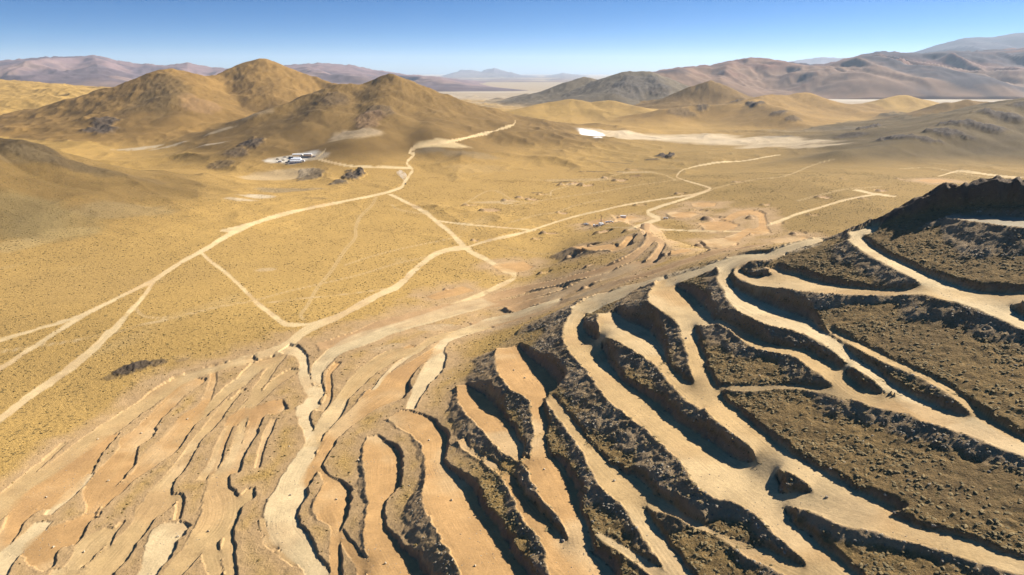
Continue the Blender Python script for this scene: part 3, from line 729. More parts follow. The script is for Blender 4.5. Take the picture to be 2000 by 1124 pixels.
# cuts, fills, roads
cutc = np.array([.235, .158, .088]); fillc = np.array([.300, .208, .112])
fn = fbm(X, Y, 14, 3, 61)
COL = COL * (1 - CUT[..., None]) + (cutc * (1 + .25 * fn[..., None])) * CUT[..., None]
fmix = np.clip(FILL * (.85 + .5 * fn), 0, 1) * np.where(SPUR > .2, 1.0, .6)
COL = COL * (1 - fmix[..., None]) + (fillc * (1 + .22 * fn[..., None])) * fmix[..., None]
COL = COL * (1 - .75 * TRK[..., None]) + np.array([.47, .33, .16]) * .75 * TRK[..., None]
rn1 = fbm(X, Y, 22, 4, 71); rn2 = fbm(X, Y, 60, 2, 72)
rn3 = fbm(X, Y, 9, 4, 73)
stain = smooth(.05, .5, fbm(X, Y, 30, 4, 74))[..., None] * .35
rcol = RCOL * (1 + .15 * rn1[..., None] + .10 * rn3[..., None])
rcol = rcol * (1 - stain) + np.array([.36, .205, .088]) * stain
pale = smooth(.10, .60, rn2 + .6 * rn1) * .45
rcol = rcol * (1 - pale[..., None]) + np.array([.53, .395, .215]) * pale[..., None]
COL = COL * (1 - ROAD[..., None]) + rcol * ROAD[..., None]
COL = np.clip(COL, .02, .95)
VEG *= (1 - np.maximum(ROAD, np.maximum(CUT, FILL * .85))) * (1 - .8 * TRK)
ROADBARE = ROAD

# small relief
nearf = 1 - smooth(420, 700, RR)
hum = fbm(X, Y, 2.6, 3, 81); hum2 = ridged(X, Y, 7.0, 3, 82)
Hn += (1 - ROAD) * nearf * ((.14 + .12 * SPUR) * hum + .14 * SPUR * hum2 + .24 * SPUR * ridged(X * .8 + .5 * Y, .45 * Y - .3 * X, 2.4, 2, 91) + CUT * (.75 * ridged(X, Y, 4.0, 4, 83) + .35 * hum) + FILL * .18 * fbm(X, Y, 1.6, 2, 84))
Hn += ROAD * nearf * .05 * fbm(X, Y, 6, 3, 85)
# bund of loose earth along the outer edge of the benches
rim = np.zeros_like(X); rim[near] = np.exp(-((din - .6) / .7) ** 2)
rim *= smooth(.1, .4, SPUR)
Hn += rim * FILL * .45 * (0.6 + .4 * fbm(X, Y, 3, 2, 86)) * nearf
# rock wall above the uppermost bench at the right edge
wl = unproject([1690, 1740, 1790, 1840, 1890, 1940, 2000, 2080], [447, 428, 413, 402, 395, 392, 391, 390])
wh_ = np.array([1.0, 5.0, 8.0, 11.0, 9.0, 10.5, 9.0, 8.0])
nm = (RR < 520) & (TH > .2)
d, si, st, sd = seg_dist(X[nm], Y[nm], wl[:, :2])
ht = wh_[si] * (1 - st) + wh_[si + 1] * st
rgd = ridged(X[nm], Y[nm], 13, 4, 88, .6); rgs = fbm(X[nm], Y[nm], 3.0, 3, 89)
d = d + 2.2 * fbm(X[nm], Y[nm], 9, 3, 90)
wallp = np.where(sd > 0, smooth(16, 2, d), smooth(6.5, 3.0, d))       # steep towards the bench, gentler behind
wadd = ht * wallp * (.72 + .34 * rgd) + wallp * 1.1 * rgs
Hn[nm] += np.maximum(wadd, 0) * (1 - .9 * ROAD[nm])
rk = (np.clip(wallp * 1.6, 0, 1) * (1 - ROAD[nm]) * .9)[:, None]
COL[nm] = COL[nm] * (1 - rk) + np.array([.120, .086, .056]) * (1 + .3 * rgs[:, None]) * rk
tmp = VEG[nm]; tmp *= (1 - rk[:, 0]); VEG[nm] = tmp

# vertex normals of the whole sheet, so that the pieces cut out of it shade as one
def grid_normals(X, Y, Z):
    P = np.stack([X, Y, Z], -1)
    du = np.gradient(P, axis=0); dv = np.gradient(P, axis=1)
    n = np.cross(dv, du)
    n /= np.linalg.norm(n, axis=-1, keepdims=True) + 1e-12
    n[n[..., 2] < 0] *= -1
    return n
NRM = grid_normals(X, Y, Hn)

# ------------------------------------------------------------------ materials
def new_mat(name):
    m = bpy.data.materials.new(name); m.use_nodes = True
    return m, m.node_tree.nodes, m.node_tree.links

def ground_material():
    m, N, L = new_mat('desert_ground')
    b = N['Principled BSDF']
    b.inputs['Roughness'].default_value = .95
    b.inputs['Specular IOR Level'].default_value = .12
    geo = N.new('ShaderNodeNewGeometry')
    def noise(scale, detail=5, rough=.6, vec=None):
        n = N.new('ShaderNodeTexNoise'); n.inputs['Scale'].default_value = scale
        n.inputs['Detail'].default_value = detail; n.inputs['Roughness'].default_value = rough
        L.new(vec or geo.outputs['Position'], n.inputs['Vector']); return n.outputs['Fac']
    def math_(op, a, bb, clamp=False):
        n = N.new('ShaderNodeMath'); n.operation = op; n.use_clamp = clamp
        for i, v in enumerate((a, bb)):
            if hasattr(v, 'links') or hasattr(v, 'is_linked'):
                L.new(v, n.inputs[i])
            else:
                n.inputs[i].default_value = v
        return n.outputs[0]
    def maprange(v, a, c, d, e):
        n = N.new('ShaderNodeMapRange'); L.new(v, n.inputs[0])
        for i, q in enumerate((a, c, d, e)):
            n.inputs[i + 1].default_value = q
        return n.outputs[0]
    def attr(name):
        a = N.new('ShaderNodeAttribute'); a.attribute_name = name; return a
    col = attr('soil').outputs['Color']
    msk = attr('cover')            # r: plants, g: road, b: loose stone
    sep = N.new('ShaderNodeSeparateColor'); L.new(msk.outputs['Color'], sep.inputs[0])
    veg, road, stone = sep.outputs[0], sep.outputs[1], sep.outputs[2]
    # grain
    g1 = maprange(noise(.55, 6, .65), .25, .75, .84, 1.16)
    g2 = maprange(noise(2.6, 4, .6), .25, .75, .82, 1.18)
    g = math_('MULTIPLY', g1, g2)
    # wheel ruts along the roads
    lane = attr('lane').outputs['Vector']
    mp = N.new('ShaderNodeMapping'); mp.vector_type = 'POINT'; mp.inputs['Scale'].default_value = (1.6, .02, 1)
    L.new(lane, mp.inputs['Vector'])
    rut = maprange(noise(1.0, 3, .5, mp.outputs[0]), .3, .7, .80, 1.14)
    def mixf(f, a, bb):
        n = N.new('ShaderNodeMix'); n.data_type = 'FLOAT'
        L.new(f, n.inputs[0])
        for i, v in ((2, a), (3, bb)):
            if isinstance(v, (int, float)): n.inputs[i].default_value = v
            else: L.new(v, n.inputs[i])
        return n.outputs[0]
    rutm = mixf(math_('MULTIPLY', road, maprange(noise(.07, 3, .6), .42, .62, .15, 1.0)), 1.0, rut)
    groad = mixf(road, g, math_('MULTIPLY', maprange(noise(.9, 6, .72), .25, .75, .84, 1.16), maprange(noise(.12, 4, .6), .3, .7, .88, 1.10)))
    mul = math_('MULTIPLY', groad, rutm)
    vm = N.new('ShaderNodeVectorMath'); vm.operation = 'SCALE'
    L.new(col, vm.inputs[0]); L.new(mul, vm.inputs['Scale'])
    # dark cushion plants too small to model
    dots = maprange(noise(.42, 2, .5), .60, .66, 0, 1)
    dots2 = maprange(noise(1.1, 2, .5), .62, .68, 0, .6)
    dmask = math_('MULTIPLY', math_('MAXIMUM', dots, dots2), veg, True)
    mx = N.new('ShaderNodeMix'); mx.data_type = 'RGBA'
    L.new(math_('MULTIPLY', dmask, .75), mx.inputs[0]); L.new(vm.outputs[0], mx.inputs[6]); mx.inputs[7].default_value = (.115, .082, .030, 1)
    # pale and dark stones on tipped slopes
    vor = N.new('ShaderNodeTexVoronoi'); vor.inputs['Scale'].default_value = 1.3; L.new(geo.outputs['Position'], vor.inputs['Vector'])
    sepc = N.new('ShaderNodeSeparateColor'); L.new(vor.outputs['Color'], sepc.inputs[0])
    pick = maprange(sepc.outputs[0], .86, .90, 0, 1)
    spot = maprange(vor.outputs['Distance'], .22, .34, 1, 0)
    pm = math_('MULTIPLY', math_('MULTIPLY', pick, spot), stone, True)
    mx2 = N.new('ShaderNodeMix'); mx2.data_type = 'RGBA'
    L.new(math_('MULTIPLY', pm, .8), mx2.inputs[0]); L.new(mx.outputs[2], mx2.inputs[6]); mx2.inputs[7].default_value = (.42, .34, .22, 1)
    L.new(mx2.outputs[2], b.inputs['Base Color'])
    # fine relief
    bp = N.new('ShaderNodeBump'); bp.inputs['Distance'].default_value = .65
    hgt = math_('ADD', noise(1.3, 7, .7), math_('MULTIPLY', noise(.35, 4, .6), .8))
    L.new(hgt, bp.inputs['Height'])
    L.new(mixf(road, .95, .30), bp.inputs['Strength'])
    L.new(bp.outputs[0], b.inputs['Normal'])
    return m
GROUND = ground_material()

def tag(o, label=None, cat=None, group=None, kind=None):
    if label: o['label'] = label
    if cat: o['category'] = cat
    if group: o['group'] = group
    if kind: o['kind'] = kind
    return o

def set_attr(me, name, typ, data):
    a = me.attributes.new(name, typ, 'POINT')
    key = {'FLOAT_COLOR': 'color', 'FLOAT_VECTOR': 'vector', 'FLOAT': 'value'}[typ]
    a.data.foreach_set(key, np.ascontiguousarray(data, np.float32).ravel())

def mesh_from_grid(name, verts, quads, normals=None):
    me = bpy.data.meshes.new(name)
    me.vertices.add(len(verts)); me.vertices.foreach_set('co', verts.astype(np.float32).ravel())
    n = len(quads)
    me.loops.add(n * 4); me.loops.foreach_set('vertex_index', quads.astype(np.int32).ravel())
    me.polygons.add(n); me.polygons.foreach_set('loop_start', np.arange(0, n * 4, 4, dtype=np.int32))
    try:
        me.polygons.foreach_set('loop_total', np.full(n, 4, np.int32))
    except Exception:
        pass
    me.update(calc_edges=True)
    me.polygons.foreach_set('use_smooth', np.ones(n, bool))
    if normals is not None:
        me.normals_split_custom_set_from_vertices(normals.astype(np.float32))
    return me

VV = np.stack([X, Y, Hn], -1).reshape(-1, 3)
NN = NRM.reshape(-1, 3)
colf = np.concatenate([COL.reshape(-1, 3), np.ones((NR * NC, 1))], 1)
cov = np.stack([VEG, np.maximum(ROAD, .7 * dk), np.clip(FILL + .5 * CUT, 0, 1) * smooth(.05, .3, SPUR + .1), np.ones_like(X)], -1).reshape(-1, 4)
lane = np.stack([LAT, ALO, np.zeros_like(X)], -1).reshape(-1, 3)

# which piece of the setting each face belongs to
PIECE = np.zeros(X.shape, np.int32)
PIECE[(SPUR > .35)] = 1
for i, R in enumerate(RIDGES):
    if R[0]:
        PIECE[(HID == i) & (HILL > 7)] = 10 + i
PIECE = np.where(RID >= 0, 100 + RID, PIECE)
idx = np.arange(NR * NC).reshape(NR, NC)
quads = np.stack([idx[:-1, :-1], idx[:-1, 1:], idx[1:, 1:], idx[1:, :-1]], -1).reshape(-1, 4)
fp = PIECE[:-1, :-1].reshape(-1)
pieces = {0: ('plain', 'wide golden desert plain dotted with dry tufts'), 1: ('hillside', 'dark mined hillside of hummocks and tipped rubble on the right')}
for i, R in enumerate(RIDGES):
    if R[0]:
        pieces[10 + i] = (R[0], R[1])
for k, R in enumerate(ROADS):
    pieces[100 + k] = ('dirt_road' if R[1] == 'p' else ('drill_pad' if 'drill pad' in R[2] else 'bench_road'), R[2])
for pid in np.unique(fp):
    q = quads[fp == pid]
    used, inv = np.unique(q, return_inverse=True)
    inv = inv.reshape(-1, 4)
    name, label = pieces[int(pid)]
    me = mesh_from_grid(name, VV[used], inv, NN[used])
    set_attr(me, 'soil', 'FLOAT_COLOR', colf[used])
    set_attr(me, 'cover', 'FLOAT_COLOR', cov[used])
    set_attr(me, 'lane', 'FLOAT_VECTOR', lane[used])
    me.materials.append(GROUND)
    o = bpy.data.objects.new(name, me); SC.collection.objects.link(o)
    tag(o, label, kind='structure')

def hgt(x, y):
    """height of the finished land"""
    x = np.atleast_1d(np.asarray(x, float)); y = np.atleast_1d(np.asarray(y, float))
    r = np.hypot(x, y); t = np.arctan2(x, y)
    fi = np.interp(r, rr, np.arange(NR)); fj = np.interp(t, th, np.arange(NC))
    i = np.clip(fi.astype(int), 0, NR - 2); j = np.clip(fj.astype(int), 0, NC - 2)
    a = fi - i; b = fj - j
    return (Hn[i, j] * (1 - a) * (1 - b) + Hn[i + 1, j] * a * (1 - b) + Hn[i, j + 1] * (1 - a) * b + Hn[i + 1, j + 1] * a * b)

def gsample(A, x, y):
    i = np.clip(np.round(np.interp(np.hypot(x, y), rr, np.arange(NR))).astype(int), 0, NR - 1)
    j = np.clip(np.round(np.interp(np.arctan2(x, y), th, np.arange(NC))).astype(int), 0, NC - 1)
    return A[i, j]

# ------------------------------------------------------------------ far mountain ranges
def mountain_material(name, c1, c2, c3):
    m, N, L = new_mat(name)
    b = N['Principled BSDF']; b.inputs['Roughness'].default_value = .95; b.inputs['Specular IOR Level'].default_value = .1
    a = N.new('ShaderNodeAttribute'); a.attribute_name = 'soil'
    geo = N.new('ShaderNodeNewGeometry')
    n = N.new('ShaderNodeTexNoise'); n.inputs['Scale'].default_value = .006; n.inputs['Detail'].default_value = 7
    L.new(geo.outputs['Position'], n.inputs['Vector'])
    r = N.new('ShaderNodeMapRange'); L.new(n.outputs['Fac'], r.inputs[0])
    for i, q in enumerate((.25, .75, .78, 1.22)): r.inputs[i + 1].default_value = q
    v = N.new('ShaderNodeVectorMath'); v.operation = 'SCALE'; L.new(a.outputs['Color'], v.inputs[0]); L.new(r.outputs[0], v.inputs['Scale'])
    L.new(v.outputs[0], b.inputs['Base Color'])
    return m
MTN = mountain_material('mountain_rock', 0, 0, 0)

def mountain(name, label, sky_pts, front, back_dist, depth, cols, rows, c_low, c_high, c_dark, seed, amp, snow=None, spur=1.0):
    """range whose crest stands at distance back_dist and whose foot lies at front"""
    S = np.array(sky_pts, float)
    u = np.linspace(S[0, 0], S[-1, 0], cols)
    v = np.interp(u, S[:, 0], S[:, 1])
    t = np.linspace(0, 1.35, rows)
    U, T = np.meshgrid(u, t)
    V = np.interp(U, S[:, 0], S[:, 1])
    dx, f, dn = ray(U, V)
    D = front + (back_dist - front) * T
    xx = dx / f * D; yy = D
    tb = back_dist / f
    zc = CAM_Z - dn * tb                       # crest height
    zc = zc + .012 * back_dist * .12 * fbm(U * 1.0, U * 0, 9.0, 4, seed) * np.clip(zc / 120, 0, 1) * np.clip(T, 0, 1) ** 10
    sc = back_dist * .085
    wx = xx + sc * .5 * fbm(xx, yy, sc * 1.6, 3, seed + 5); wy = yy + sc * .5 * fbm(xx, yy, sc * 1.6, 3, seed + 6)
    rg = ridged(wx * 1.0 + .45 * wy, wy * .38 - .1 * wx, sc * 1.35, 5, seed, .40); rg2 = fbm(xx, yy, sc * .3, 4, seed + 3)
    prof = np.where(T <= 1, T ** 1.15, np.maximum(1 - (T - 1) * 1.3, 0))
    body = zc * prof + (amp * (rg * .55 + .10 * rg2)) * np.clip(zc / 100, 0, 1) * np.clip(T * (1.02 - T) * 4, -.3, 1) * spur
    cap = CAM_Z - dn * (D / f) - 6
    body = np.where(T < 1, smin(body, cap, 30.0), body)
    edge = np.minimum(smooth(0, .03, (U - u[0]) / (u[-1] - u[0])), smooth(0, .03, (u[-1] - U) / (u[-1] - u[0])))
    Z = np.where(T < .02, -60, body) * edge - 60 * (1 - edge) - 30 * (1 - smooth(0, .12, T))
    C = np.zeros(U.shape + (3,)) + np.array(c_low)
    k = smooth(.2, .8, T + .35 * rg2)[..., None]
    C = C * (1 - k) + np.array(c_high) * k
    kd = (smooth(.02, .30, fbm(xx + .5 * yy, yy * .6, sc * .8, 4, seed + 9)) * .85)[..., None]  # dark blotches: shade of the folds painted into the mountain colour
    C = C * (1 - kd) + np.array(c_dark) * kd
    if snow is not None:
        ks = (smooth(snow[0], snow[1], Z + 60 * rg2) * smooth(.05, .4, rg2 + .2 * rg) * snow[2])[..., None]
        C = C * (1 - ks) + np.array([.85, .87, .9]) * ks
    verts = np.stack([xx, yy, Z], -1).reshape(-1, 3)
    ii = np.arange(rows * cols).reshape(rows, cols)
    q = np.stack([ii[:-1, :-1], ii[:-1, 1:], ii[1:, 1:], ii[1:, :-1]], -1).reshape(-1, 4)
    me = mesh_from_grid(name, verts, q)
    set_attr(me, 'soil', 'FLOAT_COLOR', np.concatenate([C.reshape(-1, 3), np.ones((rows * cols, 1))], 1))
    me.materials.append(MTN)
    o = bpy.data.objects.new(name, me); SC.collection.objects.link(o)
    tag(o, label, kind='structure')
    return o

mountain('mountain_range', 'long mauve mountain range on the left horizon with pale scars',
  [(-700,150),(-400,128),(-150,122),(0,119),(60,113),(130,111),(185,108),(230,117),(265,124),(320,127),(365,122),(410,132),(460,133),(520,134),(555,129),(620,124),(680,127),(740,138),(800,147),(860,151),(910,158),(960,166),(1040,176),(1120,182)],
  6500, 11000, 0, 700, 90, (.215,.145,.115), (.19,.125,.115), (.095,.07,.075), 11, 260, snow=(430, 560, .8))
mountain('mountain_range', 'farthest pale blue peak with a snowy summit at the centre',
  [(820,160),(860,150),(900,138),(920,136),(940,140),(965,133),(985,139),(1020,147),(1060,150),(1100,143),(1130,146),(1160,152),(1200,158),(1300,160)],
  20000, 26000, 0, 300, 60, (.20,.17,.15), (.2,.17,.16), (.15,.13,.13), 23, 260, snow=(250, 460, .8))
mountain('mountain_range', 'low blue ridge at the centre in front of the snowy peak',
  [(740,166),(790,157),(850,150),(900,154),(930,156),(1000,154),(1060,157),(1100,153),(1140,155),(1190,160),(1260,165),(1400,168)],
  12000, 15500, 0, 350, 60, (.24,.18,.14), (.2,.16,.14), (.15,.12,.12), 37, 120)
mountain('mountain_range', 'reddish-brown mountain range on the right behind the valley',
  [(1180,166),(1240,150),(1290,138),(1340,132),(1390,128),(1430,118),(1462,112),(1500,114),(1540,121),(1580,127),(1610,127),(1640,119),(1680,109),(1718,101),(1760,103),(1800,104),(1850,99),(1900,101),(1960,97),(2000,93),(2100,88),(2300,84),(2600,110),(2900,140)],
  4700, 7600, 0, 800, 130, (.190,.115,.066), (.165,.078,.046), (.030,.025,.032), 51, 380)
mountain('mountain_range', 'blue mountain crest at the far right edge of the horizon',
  [(1700,130),(1760,108),(1790,100),(1820,90),(1850,82),(1885,73),(1910,72),(1940,72),(1970,66),(1992,63),(2050,60),(2200,56),(2600,90),(2900,130)],
  9500, 14000, 0, 400, 70, (.075,.058,.058), (.06,.048,.054), (.035,.030,.038), 63, 300)
mountain('mountain_range', 'small far blue ridge peeking over the right-hand mountains',
  [(1440,140),(1520,124),(1560,117),(1605,111),(1640,113),(1665,112),(1700,118),(1760,130),(1830,140)],
  15000, 19000, 0, 250, 50, (.18,.15,.14), (.16,.13,.13), (.13,.11,.11), 71, 160)

# ------------------------------------------------------------------ air
def closed_box(name, lo_, hi_):
    me = bpy.data.meshes.new(name); bm = bmesh.new()
    bmesh.ops.create_cube(bm, size=1.0)
    for v in bm.verts:
        v.co = Vector([(lo_[i] + hi_[i]) / 2 + v.co[i] * (hi_[i] - lo_[i]) for i in range(3)])
    bm.to_mesh(me); bm.free()
    o = bpy.data.objects.new(name, me); SC.collection.objects.link(o); return o
hz = closed_box('haze', (-42000, -3000, -160), (42000, 43000, 960))
hm, HN, HL = new_mat('thin_air')
HN.remove(HN['Principled BSDF'])
pv = HN.new('ShaderNodeVolumePrincipled')
pv.inputs['Color'].default_value = (.62, .79, 1.0, 1)
pv.inputs['Density'].default_value = 2.4e-5
pv.inputs['Anisotropy'].default_value = .2
HL.new(pv.outputs[0], HN['Material Output'].inputs['Volume'])
hz.data.materials.append(hm)
tag(hz, 'thin bluish haze over the far basin and mountains', kind='stuff')

# ------------------------------------------------------------------ plants and stones nobody could count
def scatter_group(name, mat, variants, squash):
    g = bpy.data.node_groups.new(name, 'GeometryNodeTree')
    g.interface.new_socket('Geometry', in_out='INPUT', socket_type='NodeSocketGeometry')
    g.interface.new_socket('Geometry', in_out='OUTPUT', socket_type='NodeSocketGeometry')
    N, L = g.nodes, g.links
    gi = N.new('NodeGroupInput'); go = N.new('NodeGroupOutput')
    m2p = N.new('GeometryNodeMeshToPoints')
    L.new(gi.outputs[0], m2p.inputs[0])
    join = N.new('GeometryNodeJoinGeometry')
    for k in range(variants):
        ico = N.new('GeometryNodeMeshIcoSphere'); ico.inputs['Radius'].default_value = 1.0; ico.inputs['Subdivisions'].default_value = 2
        sp_ = N.new('GeometryNodeSetPosition')
        nz = N.new('ShaderNodeTexNoise'); nz.noise_dimensions = '4D'; nz.inputs['W'].default_value = k * 3.7; nz.inputs['Scale'].default_value = 1.6; nz.inputs['Detail'].default_value = 2
        sub = N.new('ShaderNodeVectorMath'); sub.operation = 'SUBTRACT'; sub.inputs[1].default_value = (.5, .5, .5)
        scl = N.new('ShaderNodeVectorMath'); scl.operation = 'SCALE'; scl.inputs['Scale'].default_value = 1.5
        L.new(nz.outputs['Color'], sub.inputs[0]); L.new(sub.outputs[0], scl.inputs[0])
        L.new(ico.outputs[0], sp_.inputs[0]); L.new(scl.outputs[0], sp_.inputs['Offset'])
        tr = N.new('GeometryNodeTransform'); tr.inputs['Scale'].default_value = (1.0, .8, squash)
        L.new(sp_.outputs[0], tr.inputs[0])
        sm = N.new('GeometryNodeSetMaterial'); sm.inputs['Material'].default_value = mat
        L.new(tr.outputs[0], sm.inputs[0])
        g2i = N.new('GeometryNodeGeometryToInstance'); L.new(sm.outputs[0], g2i.inputs[0])
        L.new(g2i.outputs[0], join.inputs[0])
    iop = N.new('GeometryNodeInstanceOnPoints')
    iop.inputs['Pick Instance'].default_value = True
    L.new(m2p.outputs[0], iop.inputs['Points']); L.new(join.outputs[0], iop.inputs['Instance'])
    def named(nm, typ):
        n = N.new('GeometryNodeInputNamedAttribute'); n.data_type = typ; n.inputs['Name'].default_value = nm
        return n.outputs[0]
    L.new(named('size', 'FLOAT_VECTOR'), iop.inputs['Scale'])
    cmb = N.new('ShaderNodeCombineXYZ'); L.new(named('turn', 'FLOAT'), cmb.inputs[2])
    e2r = N.new('FunctionNodeEulerToRotation'); L.new(cmb.outputs[0], e2r.inputs[0])
    L.new(e2r.outputs[0], iop.inputs['Rotation'])
    L.new(iop.outputs[0], go.inputs[0])
    return g

def scatter(name, label, mat, x, y, size, sink, squash, variants=3):
    z = hgt(x, y) - sink * size[:, 2]
    me = bpy.data.meshes.new(name)
    me.vertices.add(len(x)); me.vertices.foreach_set('co', np.stack([x, y, z], 1).astype(np.float32).ravel())
    set_attr(me, 'size', 'FLOAT_VECTOR', size)
    set_attr(me, 'turn', 'FLOAT', rng.uniform(0, 6.28, len(x)))
    me.update()
    o = bpy.data.objects.new(name, me); SC.collection.objects.link(o)
    md = o.modifiers.new('scatter', 'NODES'); md.node_group = scatter_group(name, mat, variants, squash)
    me.materials.append(mat)
    tag(o, label, kind='stuff')
    print(name, len(x))
    return o

def varied_material(name, c1, c2, rough=.9):
    m, N, L = new_mat(name)
    b = N['Principled BSDF']; b.inputs['Roughness'].default_value = rough; b.inputs['Specular IOR Level'].default_value = .15
    oi = N.new('ShaderNodeObjectInfo'); r = N.new('ShaderNodeMix'); r.data_type = 'RGBA'
    r.inputs[6].default_value = c1 + (1,); r.inputs[7].default_value = c2 + (1,)
    L.new(oi.outputs['Random'], r.inputs[0]); L.new(r.outputs[2], b.inputs['Base Color'])
    return m
TUFT = varied_material('dry_tuft', (.085, .060, .020), (.24, .160, .052))
TUFT_D = varied_material('dark_cushion', (.13, .098, .045), (.26, .185, .082))
STONE = varied_material('tipped_stone', (.12, .098, .072), (.42, .345, .235))

def polar_points(n, r0, r1, half=math.radians(43)):
    r = np.sqrt(rng.uniform(r0 * r0, r1 * r1, n)); t = rng.uniform(-half, half, n)
    return r * np.sin(t), r * np.cos(t)

x, y = polar_points(150000, 130, 1100)
veg = gsample(VEG, x, y); spr = gsample(SPUR, x, y)
cl = fbm(x, y, 30, 3, 203)
dens = veg * (1 - np.clip(spr * 2, 0, 1)) * np.clip(.50 + 1.3 * cl, .03, 1)
k = rng.uniform(0, 1, len(x)) < dens
x, y = x[k], y[k]
s = .17 + .60 * rng.uniform(0, 1, len(x)) ** 2.4
scatter('dry_grass_tufts', 'dry yellow-brown grass tufts dotted over the golden plain', TUFT, x, y, np.stack([s, s, s * .8], 1), .25, .75)
x, y = polar_points(190000, 110, 470)
veg = gsample(VEG, x, y); spr = gsample(SPUR, x, y)
k = rng.uniform(0, 1, len(x)) < veg * np.clip(spr * 2, 0, 1) * np.clip(.55 + .9 * fbm(x, y, 12, 3, 205), .1, 1)
x, y = x[k], y[k]
s = .20 + .48 * rng.uniform(0, 1, len(x)) ** 1.7
scatter('cushion_plants', 'brown cushion plants covering the dark mined hillside', TUFT_D, x, y, np.stack([s * rng.uniform(.8, 1.7, len(x)), s, s * rng.uniform(.4, .75, len(x))], 1), .3, .7, 4)
x, y = polar_points(170000, 110, 470)
f = gsample(FILL, x, y) + .35 * gsample(CUT, x, y) + .04
k = (rng.uniform(0, 1, len(x)) < f * np.clip(gsample(SPUR, x, y) * 1.5 + .12, 0, 1) * np.clip(.5 + 1.2 * fbm(x, y, 16, 2, 207), .05, 1)) & (gsample(ROAD, x, y) < .2)
x, y = x[k], y[k]
s = .10 + .42 * rng.uniform(0, 1, len(x)) ** 3
xr, yr = polar_points(90000, 110, 430)
kr = (gsample(ROAD, xr, yr) > .5) & (rng.uniform(0, 1, len(xr)) < np.clip(.10 + .9 * fbm(xr, yr, 10, 3, 211), 0, .5))
sr = .06 + .20 * rng.uniform(0, 1, kr.sum()) ** 4
x = np.concatenate([x, xr[kr]]); y = np.concatenate([y, yr[kr]]); s = np.concatenate([s, sr])
scatter('tipped_stones', 'loose stones and rubble on the tipped slopes between benches', STONE, x, y, np.stack([s * 1.2, s, s * .8], 1), .2, .8)

# ------------------------------------------------------------------ small builders
def mesh_obj(name, bm, mat, parent=None, smooth_=False):
    me = bpy.data.meshes.new(name); bm.to_mesh(me); bm.free()
    me.materials.append(mat)
    if smooth_:
        for p in me.polygons: p.use_smooth = True
    o = bpy.data.objects.new(name, me); SC.collection.objects.link(o)
    if parent is not None: o.parent = parent
    return o

def bbox(bm, lo_, hi_, bevel=0.0):
    r = bmesh.ops.create_cube(bm, size=1.0)
    for v in r['verts']:
        v.co = Vector([(lo_[i] + hi_[i]) / 2 + v.co[i] * (hi_[i] - lo_[i]) for i in range(3)])
    if bevel:
        es = list({e for v in r['verts'] for e in v.link_edges})
        bmesh.ops.bevel(bm, geom=es, offset=bevel, segments=2, affect='EDGES')
    return bm

def bcyl(bm, p, q, r, seg=12):
    p, q = Vector(p), Vector(q)
    d = q - p
    M = Matrix.Translation((p + q) / 2) @ d.to_track_quat('Z', 'Y').to_matrix().to_4x4()
    bmesh.ops.create_cone(bm, cap_ends=True, segments=seg, radius1=r, radius2=r, depth=d.length, matrix=M)
    return bm

def prism(bm, pts, y0, y1):
    """side profile (x,z) swept across y"""
    a = [bm.verts.new((px, y0, pz)) for px, pz in pts]
    b = [bm.verts.new((px, y1, pz)) for px, pz in pts]
    n = len(pts)
    bm.faces.new(a[::-1]); bm.faces.new(b)
    for i in range(n):
        bm.faces.new((a[i], a[(i + 1) % n], b[(i + 1) % n], b[i]))
    bmesh.ops.recalc_face_normals(bm, faces=bm.faces[:])
    return bm

def plain_mat(name, c, rough=.5, metal=0.0, wear=.12):
    m, N, L = new_mat(name)
    b = N['Principled BSDF']; b.inputs['Roughness'].default_value = rough; b.inputs['Metallic'].default_value = metal
    tc_ = N.new('ShaderNodeTexCoord'); n = N.new('ShaderNodeTexNoise'); n.inputs['Scale'].default_value = 1.5; n.inputs['Detail'].default_value = 6
    L.new(tc_.outputs['Object'], n.inputs['Vector'])
    mx = N.new('ShaderNodeMix'); mx.data_type = 'RGBA'
    r = N.new('ShaderNodeMapRange'); L.new(n.outputs['Fac'], r.inputs[0]); r.inputs[1].default_value = .45; r.inputs[2].default_value = .75; r.inputs[4].default_value = wear * 3
    L.new(r.outputs[0], mx.inputs[0]); mx.inputs[6].default_value = c + (1,); mx.inputs[7].default_value = (.38, .28, .16, 1)
    L.new(mx.outputs[2], b.inputs['Base Color'])
    return m
WHITE = plain_mat('white_paint', (.80, .80, .78)); CREAM = plain_mat('cream_panel', (.66, .62, .54)); TANM = plain_mat('tan_panel', (.42, .29, .16)); DARK = plain_mat('dark_paint', (.05, .05, .055))
RUST = plain_mat('rusty_steel', (.25, .12, .06)); STEEL = plain_mat('grey_steel', (.30, .30, .30), .4, .6); GLASS = plain_mat('dark_glass', (.03, .04, .05), .1, 0, .0); RUBBER = plain_mat('rubber', (.025, .025, .025), .9); BLUE = plain_mat('blue_roof', (.70, .73, .78)); GREYP = plain_mat('grey_paint', (.22, .23, .24)); REDL = plain_mat('red_lamp', (.4, .03, .02), .3)

def empty(name, loc, rz=0):
    o = bpy.data.objects.new(name, None); SC.collection.objects.link(o)
    o.location = loc; o.rotation_euler = (0, 0, rz); o.empty_display_size = .5
    return o

def spot(u, v):
    c = unproject([u], [v])[0]
    return float(c[0]), float(c[1]), float(hgt(c[0], c[1])[0])

